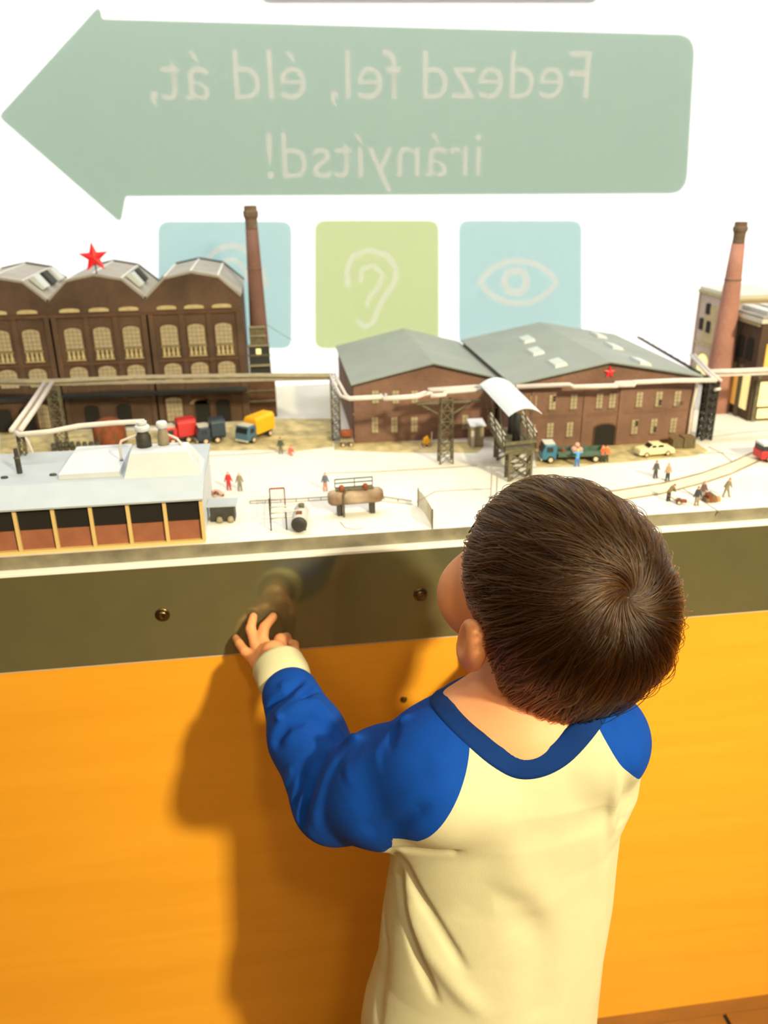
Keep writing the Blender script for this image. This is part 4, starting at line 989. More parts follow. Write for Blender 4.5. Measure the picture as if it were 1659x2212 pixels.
# lattice towers carrying the bridge
def lattice(name, c, w, d, h, label, m='steelg', wt=None, levels=5, group=None, t=0.0016, parent=None, cat='tower'):
    if parent is None: e = empty(name, c, 0, label, cat, group); off = Vector((0, 0, 0))
    else: e = parent; off = Vector(c)-e.location
    wt = wt or w; P_ = lambda sx, sy, s: off+Vector((sx*(w+(wt-w)*s)/2, sy*(d+(wt/w*d-d)*s)/2, h*s))
    for sx in (-1, 1):
        for sy in (-1, 1): MB().beam(P_(sx, sy, 0), P_(sx, sy, 1), t).build('leg', M[m], e)
    for f in range(4):
        mb = MB(); c4 = [(-1, -1), (1, -1), (1, 1), (-1, 1)]; a, b = c4[f], c4[(f+1) % 4]
        for k in range(levels):
            s0, s1 = k/levels, (k+1)/levels
            mb.beam(P_(*a, s0), P_(*b, s1), t*0.6); mb.beam(P_(*b, s0), P_(*a, s1), t*0.6); mb.beam(P_(*a, s1), P_(*b, s1), t*0.7)
        o = mb.build('bracing', M[m], e)
    return e
g = G(727, 949); lattice('lattice_tower', g, 0.012, 0.014, HP-GZ-0.006, 'lattice tower carrying the pipe bridge at the corner of the smaller hall', levels=7)
g = G(962, 999); e = lattice('lattice_tower', g, 0.019, 0.016, HP-GZ-0.008, 'lattice tower with spreading top braces, standing left of the loading gantry', wt=0.015, levels=6)
for s in (-1, 1): MB().beam((s*0.007, 0, 0.070), (s*0.040, 0.004, 0.088), 0.0022).build('brace', M['steelg'], e)
MB().box(-0.042, 0.048, -0.003, 0.003, 0.087, 0.0895).build('crosshead', M['steelg'], e)
g = G(1520, 948); lattice('lattice_tower', g, 0.015, 0.016, HP-GZ-0.006, 'dark lattice tower carrying the pipe bridge right of the larger hall', levels=8, m='roofedge', t=0.0026)
g = atZ(105, 838, HP-0.006); g[2] = GZ; lattice('lattice_tower', (g[0]+0.006, g[1], GZ), 0.016, 0.012, HP-GZ-0.007, 'lattice tower under the pipe bridge before the left factory', levels=6)
g = atZ(38, 934, HP-0.004); lattice('lattice_tower', (g[0]+0.001, g[1]+0.004, GZ), 0.007, 0.007, HP-GZ-0.005, 'slim lattice tower behind the white shed under the pipe elbow', levels=6, t=0.0011)
# inclined boom above the larger hall
a, b = atY(1378, 728, 1.44), atY(1512, 806, 1.15)
bm_ = MB(); bm_.beam(a.tolist(), b.tolist(), 0.0042, 0.0030)
pl_ = empty('conveyor_boom', b, 0, 'dark grey sloping boom above the right roof of the larger hall', 'boom'); rel(bm_, pl_).build('boom_beam', M['drum'], pl_)
mb = MB(); [mb.beam((a+(b-a)*t+np.array([0, 0, 0.001])).tolist(), (a+(b-a)*(t+0.05)+np.array([0, 0, 0.0035])).tolist(), 0.0008) for t in np.linspace(0.05, 0.85, 9)]; rel(mb, pl_).build('boom_rail', M['steelg'], pl_, 'stuff')
for t in (0.55, 0.95): q = a+(b-a)*t; rel(MB().beam(q.tolist(), (q[0], q[1], 0.957-0.0), 0.0014), pl_).build('leg', M['steelg'], pl_)
# ---- loading gantry with the curved roof
gy0, gy1 = 0.975, 1.125; ZR, ZD = 0.969, 0.903
cx0 = 0.306
gt = empty('loading_gantry', (cx0, (gy0+gy1)/2, GZ), 0, 'steel loading gantry under a curved white roof, behind the child\'s head', 'gantry')
fl_, fr_, nl_, nr_ = atZ(1036, 830, ZR), atZ(1103, 826, ZR), atZ(1099, 899, ZR), atZ(1171, 893, ZR)
mb = MB(); n = 12; vs = []
for a_, b_ in ((nl_, nr_), (fl_, fr_)):
    for z_ in (0.0, -0.0010):
        for k in range(n+1):
            t = k/n; q = a_+(b_-a_)*t; vs.append((q[0], q[1], q[2]+0.0085*math.sin(PI*t)**0.9*1.0+z_))
m_ = n+1; fs = []
for k in range(n): fs += [(k, k+1, 2*m_+k+1, 2*m_+k), (m_+k, 3*m_+k, 3*m_+k+1, m_+k+1), (k, m_+k, m_+k+1, k+1), (2*m_+k, 2*m_+k+1, 3*m_+k+1, 3*m_+k)]
fs += [(0, 2*m_, 3*m_, m_), (n, m_+n, 3*m_+n, 2*m_+n)]
mb.add(vs, fs); rel(mb, gt).build('curved_roof', M['white'], gt, smooth=False)
xl = lambda y: float(np.interp(y, [nl_[1], fl_[1]], [nl_[0], fl_[0]])); xr_ = lambda y: float(np.interp(y, [nr_[1], fr_[1]], [nr_[0], fr_[0]]))
ynr, yfr = nl_[1]-0.012, fl_[1]-0.012
# deck, a step lower than the roof
dl = [atZ(1036, 888, ZD), atZ(1090, 975, ZD), atZ(1157, 968, ZD), atZ(1102, 882, ZD)]
for a_, b_ in ((0, 1), (3, 2)): dl[a_] = dl[a_]+(dl[b_]-dl[a_])*max(0.0, (dl[a_][1]-1.112)/(dl[a_][1]-dl[b_][1]))
mb = MB(); mb.prism([tuple(q[:2]) for q in (dl[1], dl[2], dl[3], dl[0])], 'z', ZD-0.004, ZD); rel(mb, gt).build('deck', M['steelg'], gt)
for a_, b_, nm in ((dl[0], dl[1], 'left'), (dl[3], dl[2], 'right'), (dl[1], dl[2], 'front')):
    for z_ in ((0.008, 0.015, 0.022) if nm != 'front' else (0.010,)):
        q0, q1 = a_+np.array([0, 0, z_]), b_+np.array([0, 0, z_]); rel(MB().beam(q0.tolist(), q1.tolist(), 0.0016, 0.0018 if nm != 'front' else 0.004), gt).build('handrail', M['steelp'] if nm != 'front' else M['steelg'], gt)
    for t in np.linspace(0, 1, 6 if nm != 'front' else 2): q = a_+(b_-a_)*t; rel(MB().beam(q.tolist(), (q[0], q[1], ZD+0.022), 0.0009), gt).build('baluster', M['steelg'], gt)
for t in (0.12, 0.5, 0.92):
    for a_, b_, c_, d_ in ((dl[0], dl[1], fl_, nl_), (dl[3], dl[2], fr_, nr_)):
        q = a_+(b_-a_)*t; w_ = c_+(d_-c_)*t; rel(MB().beam((q[0], q[1], ZD), (float(w_[0]*0.8+q[0]*0.2), float(w_[1]*0.3+q[1]*0.7), ZR-0.0005), 0.0014), gt).build('roof_post', M['steelg'], gt)
for t in (0.30, 0.62): q = (dl[0]+dl[3])/2*(1-t)+(dl[1]+dl[2])/2*t; rel(MB().lathe([(0.0001, 0), (0.0055, 0.0), (0.0055, 0.030), (0.004, 0.038), (0.0001, 0.039)], (q[0]+0.002, q[1], ZD), 14), gt).build('machine', M['roofedge'], gt, smooth=True)
for t in (0.10, 0.95):
    q = (dl[0]+dl[3])/2*(1-t)+(dl[1]+dl[2])/2*t; lattice('x', (q[0], q[1], GZ), 0.030, 0.016, ZD-0.004-GZ, '', parent=gt, levels=2, t=0.0028)
# little shed by the gantry
p = G(1030, 966); e = empty('small_shed', (p[0], p[1]+0.008, GZ), 0, 'little grey shed with a white roof beside the loading gantry', 'shed')
MB().box(-0.010, 0.010, -0.008, 0.010, 0, 0.034).build('wall', M['tarn'], e); MB().box(-0.009, -0.004, -0.0088, -0.008, 0.0, 0.026).build('door', M['pipe'], e)
mb = MB(); mb.add([(-0.012, -0.012, 0.033), (0.012, -0.012, 0.033), (0.012, 0.012, 0.037), (-0.012, 0.012, 0.037), (-0.012, -0.012, 0.035), (0.012, -0.012, 0.035), (0.012, 0.012, 0.039), (-0.012, 0.012, 0.039)],
       [(3, 2, 1, 0), (4, 5, 6, 7), (0, 1, 5, 4), (1, 2, 6, 5), (2, 3, 7, 6), (3, 0, 4, 7)]); mb.build('roof', M['white'], e)
# ---- white shed at the front left
XS = -0.0915; YF0, YB0 = 0.874, 1.03
ZE = float(atY(443, 1079, YF0-0.003)[2]); pr2 = atZ(443, 1018, ZE+0.014)
sh = empty('white_shed', (-0.35, YF0, GZ), 0, 'long white-roofed shed with brown bays and cream posts at the front left', 'building')
XL = -0.80
rel(MB().box(XL, XS-0.002, YF0+0.004, YF0+0.006, GZ, ZE), sh).build('bay_wall', M['bay'], sh)
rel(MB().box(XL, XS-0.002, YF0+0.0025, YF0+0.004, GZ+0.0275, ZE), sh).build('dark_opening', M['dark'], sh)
rel(MB().box(XS-0.002, XS, YF0, YB0, GZ, ZE), sh).build('end_wall', M['white'], sh); rel(MB().box(XL, XS, YB0-0.002, YB0, GZ, ZE), sh).build('back_wall', M['white'], sh)
rel(MB().box(XL, XS, YF0-0.0005, YF0+0.004, GZ, GZ+0.0035), sh).build('sill_beam', M['post'], sh)
pxs = [440, 361, 280, 199, 118, 38]; xs = [atY(px, 1150, YF0)[0] for px in pxs]; st = (xs[0]-xs[-1])/5
for i in range(15): x = xs[0]-st*i; rel(MB().box(x-0.0019, x+0.0019, YF0-0.001, YF0+0.003, GZ+0.003, ZE), sh).build('post', M['post'], sh)
mb = MB(); mb.prism([(YF0-0.005, ZE), (YF0-0.005, ZE+0.002), (pr2[1]-0.012, ZE+0.014), (YB0+0.002, ZE+0.014), (YB0+0.002, ZE+0.010), (pr2[1]-0.012, ZE+0.011), (YF0+0.0, ZE-0.0005)], 'x', XL-0.002, XS+0.003)
rel(mb, sh).build('roof', M['wroof'], sh)
for px, py in ((10, 1033), (115, 1027), (220, 1021)):
    q = atZ(px, py, ZE+0.014); rel(MB().lathe([(0.0040, 0), (0.0042, 0.001), (0.0036, 0.0022), (0.0001, 0.0024)], (q[0], q[1], q[2]), 14, sy=0.6), sh).build('roof_vent', M['drum'], sh)
# raised roof house
rx0, rx1 = atZ(268, 1035, ZE+0.014)[0], atZ(437, 1018, ZE+0.014)[0]; ry0 = atZ(300, 1033, ZE+0.014)[1]
tx0, tx1 = rx0+0.008, rx1-0.016
mb = MB(); za, zb_ = ZE+0.014, ZE+0.040
mb.add([(rx0, ry0, za), (rx1, ry0, za), (rx1, ry0+0.055, za), (rx0, ry0+0.055, za), (tx0, ry0+0.010, zb_), (tx1, ry0+0.010, zb_), (tx1, ry0+0.045, zb_), (tx0, ry0+0.045, zb_)],
       [(3, 2, 1, 0), (4, 5, 6, 7), (0, 1, 5, 4), (1, 2, 6, 5), (2, 3, 7, 6), (3, 0, 4, 7)]); rel(mb, sh).build('raised_roof', M['white'], sh)
q = atZ(230, 1005, ZE+0.014); rel(MB().box(q[0]-0.045, q[0]+0.022, ry0+0.010, YB0-0.002, ZE+0.013, ZE+0.020), sh).build('side_roof', M['white'], sh)
# roof cowls and their curved pipes
def cowl(px, py, r, h, label, capr):
    q = atZ(px, py, zb_); e = empty('roof_cowl', q, 0, label, 'cowl', 'cowls on the white shed')
    MB().lathe([(r, 0), (r, h*0.45), (r*0.75, h*0.62), (r*0.62, h*0.70)], n=18).build('cowl_body', M['tarn'] if capr > 0 else M['drum'], e, smooth=True)
    MB().lathe([(r*0.62, h*0.70), (r*0.95, h*0.74), (r*1.0, h*0.92), (r*0.8, h), (0.0001, h)], n=18).build('cowl_cap', M['white'], e, smooth=True)
    return e, q
c1, q1 = cowl(312, 964, 0.0088, 0.026, 'wide grey cowl on the raised roof of the white shed', 0); c2, q2 = cowl(354, 960, 0.0065, 0.028, 'slim white-capped cowl on the raised roof of the white shed', 1)
MB().lathe([(0.0035, 0.026), (0.0035, 0.030), (0.006, 0.030), (0.006, 0.027)], n=14).build('cowl_ring', M['white'], c1)
def pipeup(pts, r, label):
    b_ = pts[-1]; e = empty('bent_pipe', b_, 0, label, 'pipe', 'bent pipes on the white shed'); mb = MB().tube([list(p) for p in pts], r, 8); rel(mb, e).build('pipe_run', M['pipe'], e, smooth=True)
    MB().tube([(0, 0, 0.000), (0, 0, 0.006)], r*1.5, 8).build('pipe_foot', M['drum'], e)
q = atZ(264, 1005, ZE+0.014); qx, qy = float(q[0]), float(q[1])
pipeup([(q1[0]-0.006, q1[1], zb_+0.014), (qx+0.010, qy+0.002, ZE+0.046), (qx+0.003, qy, ZE+0.044), (qx, qy, ZE+0.038), (qx, qy, ZE+0.0145)], 0.0016, 'thin bent pipe at the left of the raised roof')
q = atZ(427, 1010, ZE+0.014); qx, qy = float(q[0]), float(q[1])
pipeup([(q2[0]+0.005, q2[1], zb_+0.012), (q2[0]+0.016, q2[1], zb_+0.006), (qx-0.010, qy, ZE+0.034), (qx-0.003, qy, ZE+0.031), (qx, qy, ZE+0.024), (qx, qy, ZE+0.0145)], 0.0017, 'bent pipe at the right end of the raised roof')
q = atZ(43, 1022, ZE+0.014); e = empty('roof_chimney', q, 0, 'short dark flue on the far left of the white shed roof', 'flue')
MB().lathe([(0.0032, 0), (0.0032, 0.020), (0.0026, 0.021), (0.0024, 0.030)], n=12).build('flue_pipe', M['drum'], e); MB().lathe([(0.0035, 0.018), (0.004, 0.019), (0.0035, 0.020)], n=12).build('collar_ring', M['steelg'], e)
p = G(72, 1000); e = empty('pump_frame', p, 0, 'pale pump frame behind the white shed, right of its dark flue', 'pump')
MB().tube([(0, 0, 0), (0.002, 0, 0.018), (-0.002, 0, 0.034), (-0.008, 0, 0.044)], 0.0030, 8, 0.0018).build('pump_arm', M['pipe'], e, smooth=True); MB().box(-0.010, 0.006, -0.005, 0.005, 0, 0.007).build('pump_base', M['tarn'], e)
MB().beam((0.006, 0, 0), (0.002, 0, 0.030), 0.0018).build('strut', M['tarn'], e)
# ---- right: tower, pink chimney, dark building
XT = float(atY(1592, 642, 1.37)[0]); ztop = float(atY(1592, 642, 1.37)[2]); yfar = float(atX(1514, 620, XT)[1]); yfar = min(yfar, 1.575)
tw = empty('brick_tower', (XT, 1.37, GZ), 0, 'pale brick tower with arched openings left of the pink chimney', 'building'); TL = tw.location
hT = ztop-GZ
MB().box(0, 0.10, 0, yfar-1.37, 0, hT-0.006).build('tower_wall', M['brick_p'], tw)
MB().box(-0.003, 0.103, -0.003, yfar-1.37+0.003, hT-0.008, hT-0.003).build('cornice', M['cream_stone'], tw); MB().box(-0.001, 0.101, -0.001, yfar-1.37+0.001, hT-0.003, hT+0.003).build('parapet', M['steelp'], tw)
MB().box(-0.002, 0.004, -0.004, 0.004, 0, hT-0.008).build('corner_pier', M['brick_p'], tw); MB().box(-0.002, 0.004, yfar-1.37-0.005, yfar-1.37+0.001, 0, hT-0.008).build('corner_pier', M['brick_p'], tw)
D_ = yfar-1.37
def side_arch(parent, y, z0, w, h, rise, m, nm, dx=-0.0012):
    o = MB().prism([(a, b) for a, b in arch(y, z0, w, h, rise)], 'x', dx, 0.0005).build(nm, m, parent); return o
def tz(px, py): q = atX(px, py, XT); return float(q[1]-TL.y), float(q[2]-TL.z)
yA, zA = tz(1534, 745); yB, zB = tz(1534, 655)
side_arch(tw, D_*0.50, hT*0.46, D_*0.55, hT*0.40, 0.02, M['cream_stone'], 'blind_arch', -0.0008)
for px, py, w, h in ((1529, 679, 0.016, 0.020), (1514, 712, 0.016, 0.022), (1529, 719, 0.016, 0.022)):
    y_, z_ = tz(px, py); side_arch(tw, min(max(y_, 0.02), D_-0.02), z_, w, h, 0.003, M['dark'], 'window', -0.0016)
MB().box(-0.0022, 0.001, 0, D_, hT*0.42, hT*0.445).build('string_course', M['cream_stone'], tw)
y_, z_ = tz(1518, 790); side_arch(tw, min(max(y_, 0.03), D_-0.03), hT*0.13, D_*0.42, hT*0.24, 0.018, M['cream_stone'], 'arch_surround', -0.0012)
side_arch(tw, min(max(y_, 0.03), D_-0.03), hT*0.13, D_*0.30, hT*0.21, 0.014, M['lit'], 'lit_arch', -0.0018)
side_arch(tw, D_*0.5, 0.004, D_*0.5, 0.028, 0.004, M['dark'], 'gateway', -0.0014)
chimney(0.737, 1.285, GZ, 1.168, 0.0240, 0.0086, M['chimcap'], M['chim_r'], 'pinkish brick chimney at the right edge, before the pale tower')
X2 = float(atY(1650, 690, 1.215)[0]); z2 = float(atY(1650, 690, 1.215)[2]); h2_ = z2-GZ; y2f = float(atX(1600, 660, X2)[1]); y2f = min(max(y2f, 1.30), 1.50)
rb = empty('engine_house', (X2, 1.215, GZ), 0, 'dark brown engine house with glowing windows, cut by the right edge', 'building'); D2 = y2f-1.215
MB().box(0, 0.20, 0, D2, 0, h2_-0.004).build('house_wall', M['brick'], rb)
MB().box(-0.005, 0.205, -0.005, D2+0.004, h2_-0.006, h2_).build('cornice', M['steelp'], rb); MB().box(-0.003, 0.203, -0.003, D2, h2_, h2_+0.004).build('roof', M['rooflight'], rb)
for k in range(3): MB().box(0.008+0.03*k, 0.026+0.03*k, 0.004, D2-0.004, h2_+0.004, h2_+0.011).build('roof_lantern', M['skyl'], rb)
for k in range(12): y = 0.004+D2*k/12.5; MB().box(-0.0042, 0.0, y, y+0.004, h2_-0.012, h2_-0.006).build('corbel', M['cream_stone'], rb)
for y0_, z0_, w_, hh in ((0.30, 0.58, 0.22, 0.22), (0.62, 0.58, 0.22, 0.22), (0.46, 0.36, 0.5, 0.10)): side_arch(rb, D2*y0_, h2_*z0_, D2*w_, h2_*hh, 0.006, M['dark'], 'window', -0.0014)
for y0_ in (0.12, 0.44, 0.76): side_arch(rb, D2*y0_+0.01, 0.016, D2*0.24, 0.060, 0.004, M['lit'] if y0_ != 0.44 else M['warm'], 'lit_window', -0.0016)
for y0_ in (0.28, 0.60): MB().box(-0.004, 0.001, D2*y0_+0.006, D2*y0_+0.016, 0, 0.085).build('pier', M['steelg'], rb)
for x0_ in (0.012, 0.052, 0.092): MB().box(x0_, x0_+0.030, -0.0014, 0.0005, 0.024, 0.064).build('lit_window', M['lit'], rb); MB().box(x0_, x0_+0.026, -0.0014, 0.0005, 0.085, 0.125).build('lit_window', M['warm'], rb)
for x0_ in (0.004, 0.044, 0.084): MB().box(x0_, x0_+0.006, -0.004, 0, 0, 0.080).build('pier', M['steelg'], rb); MB().box(x0_+0.010, x0_+0.034, -0.0016, 0.0005, 0.004, 0.020).build('lit_window', M['lit'], rb)
# ---- vehicles
def wheel(parent, x, y, r, w):
    o = MB().lathe([(r*0.7, -w/2), (r, -w*0.35), (r, w*0.35), (r*0.7, w/2)], n=16).build('wheel', M['tyre'], parent); o.rotation_euler = (PI/2, 0, 0); o.location = (x, y, r)
    s = 1 if y > 0 else -1
    h = MB().lathe([(r*0.62, 0), (r*0.55, 0.0005), (0.0001, 0.0006)], n=14).build('hubcap', M['hub'], o); h.location = (0, 0, -s*w/2); h.rotation_euler = (PI if s > 0 else 0, 0, 0)
def sedan(loc, rz, m, label, nm='car', L_=0.054, top=None):
    e = empty(nm, loc, rz, label, 'car'); w = 0.0205
    prof = [(-0.5, 0.0035), (0.5, 0.0035), (0.5, 0.0085), (0.46, 0.0115), (0.26, 0.0125), (0.16, 0.0128), (-0.16, 0.0128), (-0.47, 0.0110), (-0.5, 0.008)]
    MB().prism([(x*L_, z) for x, z in prof], 'y', -w/2, w/2).build('car_body', m, e, bevel=0.0007)
    cab = [(0.30, 0.0124), (0.17, 0.0178), (-0.12, 0.0180), (-0.24, 0.0124)]
    MB().prism([(x*L_, z) for x, z in cab[::-1]], 'y', -w*0.42, w*0.42).build('cabin', m if top is None else top, e, bevel=0.0006)
    for s in (-1, 1):
        for a, b in ((-0.17, -0.02), (0.00, 0.19)): MB().prism([(a*L_, 0.0132), (b*L_, 0.0132), ((b-0.03)*L_, 0.0168), ((a+0.03)*L_, 0.0168)], 'y', s*w*0.425-0.0002, s*w*0.425+0.0002).build('side_window', M['glassd'], e)
    MB().add([(-0.215*L_, -w*0.36, 0.0137), (-0.215*L_, w*0.36, 0.0137), (-0.140*L_, w*0.33, 0.0171), (-0.140*L_, -w*0.33, 0.0171)], [(0, 1, 2, 3)])
    mb = MB(); mb.prism([(-0.235*L_, 0.0130), (-0.225*L_, 0.0130), (-0.125*L_, 0.0174), (-0.135*L_, 0.0176)], 'y', -w*0.36, w*0.36); mb.build('windscreen', M['glassd'], e)
    for x in (-0.31, 0.30):
        for s in (-1, 1): wheel(e, x*L_, s*w*0.46, 0.0040, 0.003)
    for x in (-0.505, 0.505): MB().box(x*L_-0.0006, x*L_+0.0006, -w*0.46, w*0.46, 0.0038, 0.0056).build('bumper', M['steelp'], e)
    for s in (-1, 1): o = MB().lathe([(0.0012, 0), (0.0010, 0.0008), (0.0001, 0.0009)], n=10).build('headlamp', M['skyl'], e); o.location = (-0.5*L_, s*w*0.36, 0.0092); o.rotation_euler = (0, -PI/2, 0)
    return e
p, q = G(1372, 990), G(1462, 983); ang = math.atan2(q[1]-p[1], q[0]-p[0]); c_ = (p+q)/2+np.array([0, 0.008, 0]); c_[2] = GZ+0.0007
sedan(c_, ang, M['creamc'], 'cream saloon car parked before the larger hall')
def truck(loc, rz, L_, cabm, label, body='bed', bm_='green', nm='truck'):
    """cab towards -x"""
    e = empty(nm, loc, rz, label, 'truck'); w = 0.026
    MB().prism([(-L_/2, 0.005), (-L_/2+0.020, 0.005), (-L_/2+0.021, 0.024), (-L_/2+0.018, 0.0275), (-L_/2+0.004, 0.0270), (-L_/2-0.0005, 0.016)], 'y', -w/2, w/2).build('cab', cabm, e, bevel=0.0012)
    MB().prism([(-L_/2+0.0005, 0.0165), (-L_/2+0.0030, 0.0245), (-L_/2+0.0022, 0.0248), (-L_/2-0.0006, 0.0165)], 'y', -w*0.42, w*0.42).build('windscreen', M['glassd'], e)
    for s in (-1, 1): MB().box(-L_/2+0.006, -L_/2+0.015, s*w/2-0.0004, s*w/2+0.0004, 0.0165, 0.0235).build('side_window', M['glassd'], e)
    MB().box(-L_/2+0.003, -L_/2+0.018, -w*0.4, w*0.4, 0.0272, 0.0284).build('cab_roof', M['steelp'], e)
    MB().box(-L_/2-0.0014, -L_/2, -w*0.48, w*0.48, 0.004, 0.0062).build('bumper', M['steelp'], e)
    MB().box(-L_/2+0.018, L_/2, -w*0.3, w*0.3, 0.006, 0.009).build('chassis', M['drum'], e)
    if body == 'bed':
        MB().box(-L_/2+0.023, L_/2, -w/2, w/2, 0.009, 0.011).build('bed', M[bm_], e)
        for s in (-1, 1): MB().box(-L_/2+0.023, L_/2, s*w/2-0.0006, s*w/2+0.0006, 0.011, 0.0165).build('side_board', M[bm_], e)
        MB().box(L_/2-0.001, L_/2, -w/2, w/2, 0.011, 0.0165).build('tail_board', M[bm_], e)
    else:
        MB().prism([(y, z) for y, z in [(-w/2, 0.010), (w/2, 0.010), (w/2, 0.032), (w*0.36, 0.0365), (-w*0.36, 0.0365), (-w/2, 0.032)]], 'x', -L_/2+0.022, L_/2).build('box_body', M[bm_], e, bevel=0.001)
    for x in (-L_/2+0.012, L_/2-0.014):
        for s in (-1, 1): wheel(e, x, s*w*0.47, 0.0052, 0.004)
    return e
p, q = G(1175, 1001), G(1300, 998); c_ = (p+q)/2+np.array([0.001, 0.010, 0]); c_[2] = GZ+0.0007
tk = truck(c_, math.atan2(q[1]-p[1], q[0]-p[0]), 0.090, M['teal'], 'teal flatbed truck with sacks, parked before the arched gateway')
for x, y, z, r, m_, lb_ in ((0.004, 0.004, 0.011, 0.0052, 'pinkish', 'lower left pinkish sack of the heap on the teal truck'), (0.012, 0.002, 0.011, 0.0048, 'pinkish', 'lower right pinkish sack of the heap on the teal truck'), (0.008, 0.004, 0.018, 0.0042, 'pinkish', 'topmost pinkish sack of the heap on the teal truck'), (-0.012, 0.003, 0.011, 0.004, 'rust', 'brown sack on the teal truck, next to its cab')):
    v = Vector((x, y, z)); v.rotate(tk.rotation_euler); o = MB().lathe([(r*0.75, 0), (r, r*0.5), (r*0.9, r*1.1), (r*0.45, r*1.5), (0.0001, r*1.6)], n=9).build('sack', M[m_], smooth=True); o.location = tk.location+v
    tag(o, lb_, 'sack', 'sacks on the teal truck')
p, q = G(520, 960), G(585, 945); c_ = (p+q)/2+np.array([0.0, 0.012, 0]); c_[2] = GZ+0.0007
truck(c_, math.atan2(q[1]-p[1], q[0]-p[0])+0.35, 0.066, M['blueg'], 'box truck with a yellow body and blue-grey cab by the left chimney', 'box', 'yellow', 'box_truck')
p = G(455, 960); p[1] += 0.013; p[2] = GZ+0.0007; truck(p, 0.25, 0.044, M['navy'], 'dark navy van parked left of the yellow box truck', 'box', 'navy', 'van')
p = G(388, 958); p[1] += 0.008; p[2] = GZ+0.0007; truck(p, 0.3, 0.050, M['redp'], 'red truck half hidden behind the cowls of the white shed', 'box', 'redp', 'red_truck')
p = G(1652, 1000); p = p+np.array([0.024, 0.012, 0.0007]); e = empty('bus', p, 0.0, 'red bus with a white roof, cut by the right edge of the photo', 'bus')
MB().box(-0.030, 0.040, -0.012, 0.012, 0.004, 0.016).build('bus_body', M['redp'], e, bevel=0.001); MB().box(-0.029, 0.039, -0.0115, 0.0115, 0.016, 0.023).build('window_band', M['glassd'], e, bevel=0.0008); MB().box(-0.0295, 0.0395, -0.0118, 0.0118, 0.023, 0.027).build('roof', M['white'], e, bevel=0.001)
for x in (-0.018, 0.028):
    for s in (-1, 1): wheel(e, x, s*0.0112, 0.005, 0.003)
p = G(1478, 970)
for i, (dx, dz, s) in enumerate(((-0.010, 0, 0.016), (0.008, 0, 0.018))):
    e = empty('crate', (p[0]+dx, p[1]+0.010, GZ), 0, ('smaller' if i == 0 else 'larger')+' slatted crate at the right corner of the larger hall', 'crate', 'crates by the hall')
    MB().box(-s/2, s/2, -s/2, s/2, 0, s*0.95).build('crate_box', M['wood'], e)
    for k in range(4): x = -s/2+s*(k+0.5)/4; MB().box(x-s*0.09, x+s*0.09, -s/2-0.0008, -s/2, 0.0003, s*0.95).build('slat', M['steelg'], e)
    for z in (0.15, 0.8): MB().box(-s/2, s/2, -s/2-0.0014, -s/2-0.0008, s*z, s*(z+0.08)).build('batten', M['wood'], e)
# rusty cart and orange loader
p = G(750, 966); e = empty('tar_cart', (p[0], p[1]+0.006, GZ), 0, 'small cart with a rusty drum at the left corner of the smaller hall', 'cart')
o = MB().lathe([(0.0055, -0.009), (0.0062, -0.006), (0.0062, 0.006), (0.0055, 0.009)], n=14).build('drum', M['rust'], e, smooth=True); o.rotation_euler = (0, PI/2, 0); o.location = (0, 0, 0.020)
MB().box(-0.010, 0.010, -0.005, 0.005, 0.007, 0.012).build('cart_body', M['tarn'], e)
for x in (-0.006, 0.006):
    for s in (-1, 1): wheel(e, x, s*0.0055, 0.0036, 0.002)
p = G(922, 966); e = empty('loader', (p[0], p[1]+0.005, GZ), 0, 'tiny orange loader in front of the smaller hall', 'loader')
MB().prism([(-0.006, 0.003), (0.006, 0.003), (0.006, 0.009), (0.002, 0.016), (-0.004, 0.012)], 'y', -0.004, 0.004).build('loader_body', M['yellow'], e, bevel=0.0006); MB().beam((0.0075, 0, 0.001), (0.0085, 0, 0.022), 0.0016).build('loader_mast', M['pipe'], e)
for x in (-0.004, 0.004):
    for s in (-1, 1): wheel(e, x, s*0.0042, 0.0028, 0.002)
# ---- tanks and pipes in the front yard
p = G(770, 1112); e = empty('tank_on_stand', (p[0], p[1]+0.006, GZ), R(3), 'rusty horizontal tank with a railed platform in the front yard', 'tank')
o = MB().lathe([(0.0005, -0.034), (0.006, -0.0335), (0.0092, -0.030), (0.0098, -0.026), (0.0098, 0.026), (0.0092, 0.030), (0.006, 0.0335), (0.0005, 0.034)], n=22).build('tank_shell', M['tank'], e, smooth=True); o.rotation_euler = (0, PI/2, 0); o.location = (0, 0, 0.022)
for x in (-0.020, 0.020): MB().box(x-0.003, x+0.003, -0.006, 0.006, 0, 0.014).build('saddle', M['drum'], e)
MB().box(-0.024, 0.022, -0.005, 0.006, 0.0320, 0.0332).build('platform', M['steelg'], e)
for z in (0.038, 0.043): MB().beam((-0.024, 0.006, z), (0.022, 0.006, z), 0.0014, 0.0012).build('handrail', M['green'], e)
for x in (-0.024, 0.0, 0.022): MB().beam((x, 0.006, 0.032), (x, 0.006, 0.0435), 0.0010).build('baluster', M['steelg'], e)
for x in (-0.017, 0.012): MB().lathe([(0.0035, 0.030), (0.0035, 0.036), (0.002, 0.038), (0.0001, 0.038)], (x, -0.002, 0), 12).build('dome', M['rust'], e, smooth=True)
MB().tube([(-0.016, -0.010, 0.0), (-0.016, -0.0105, 0.028), (-0.012, -0.006, 0.034)], 0.0013, 8).build('feed_pipe', M['steelg'], e)
p = G(655, 1152); e = empty('grey_tank', (p[0]-0.002, p[1]+0.022, GZ), R(-6), 'grey tank lying end-on with a dark round end, front yard', 'tank')
o = MB().lathe([(0.0085, -0.022), (0.0092, -0.020), (0.0092, 0.020), (0.0080, 0.024), (0.0005, 0.025)], n=22).build('tank_shell', M['tankg'], e, smooth=True); o.rotation_euler = (-PI/2, 0, 0); o.location = (0, 0, 0.0105)
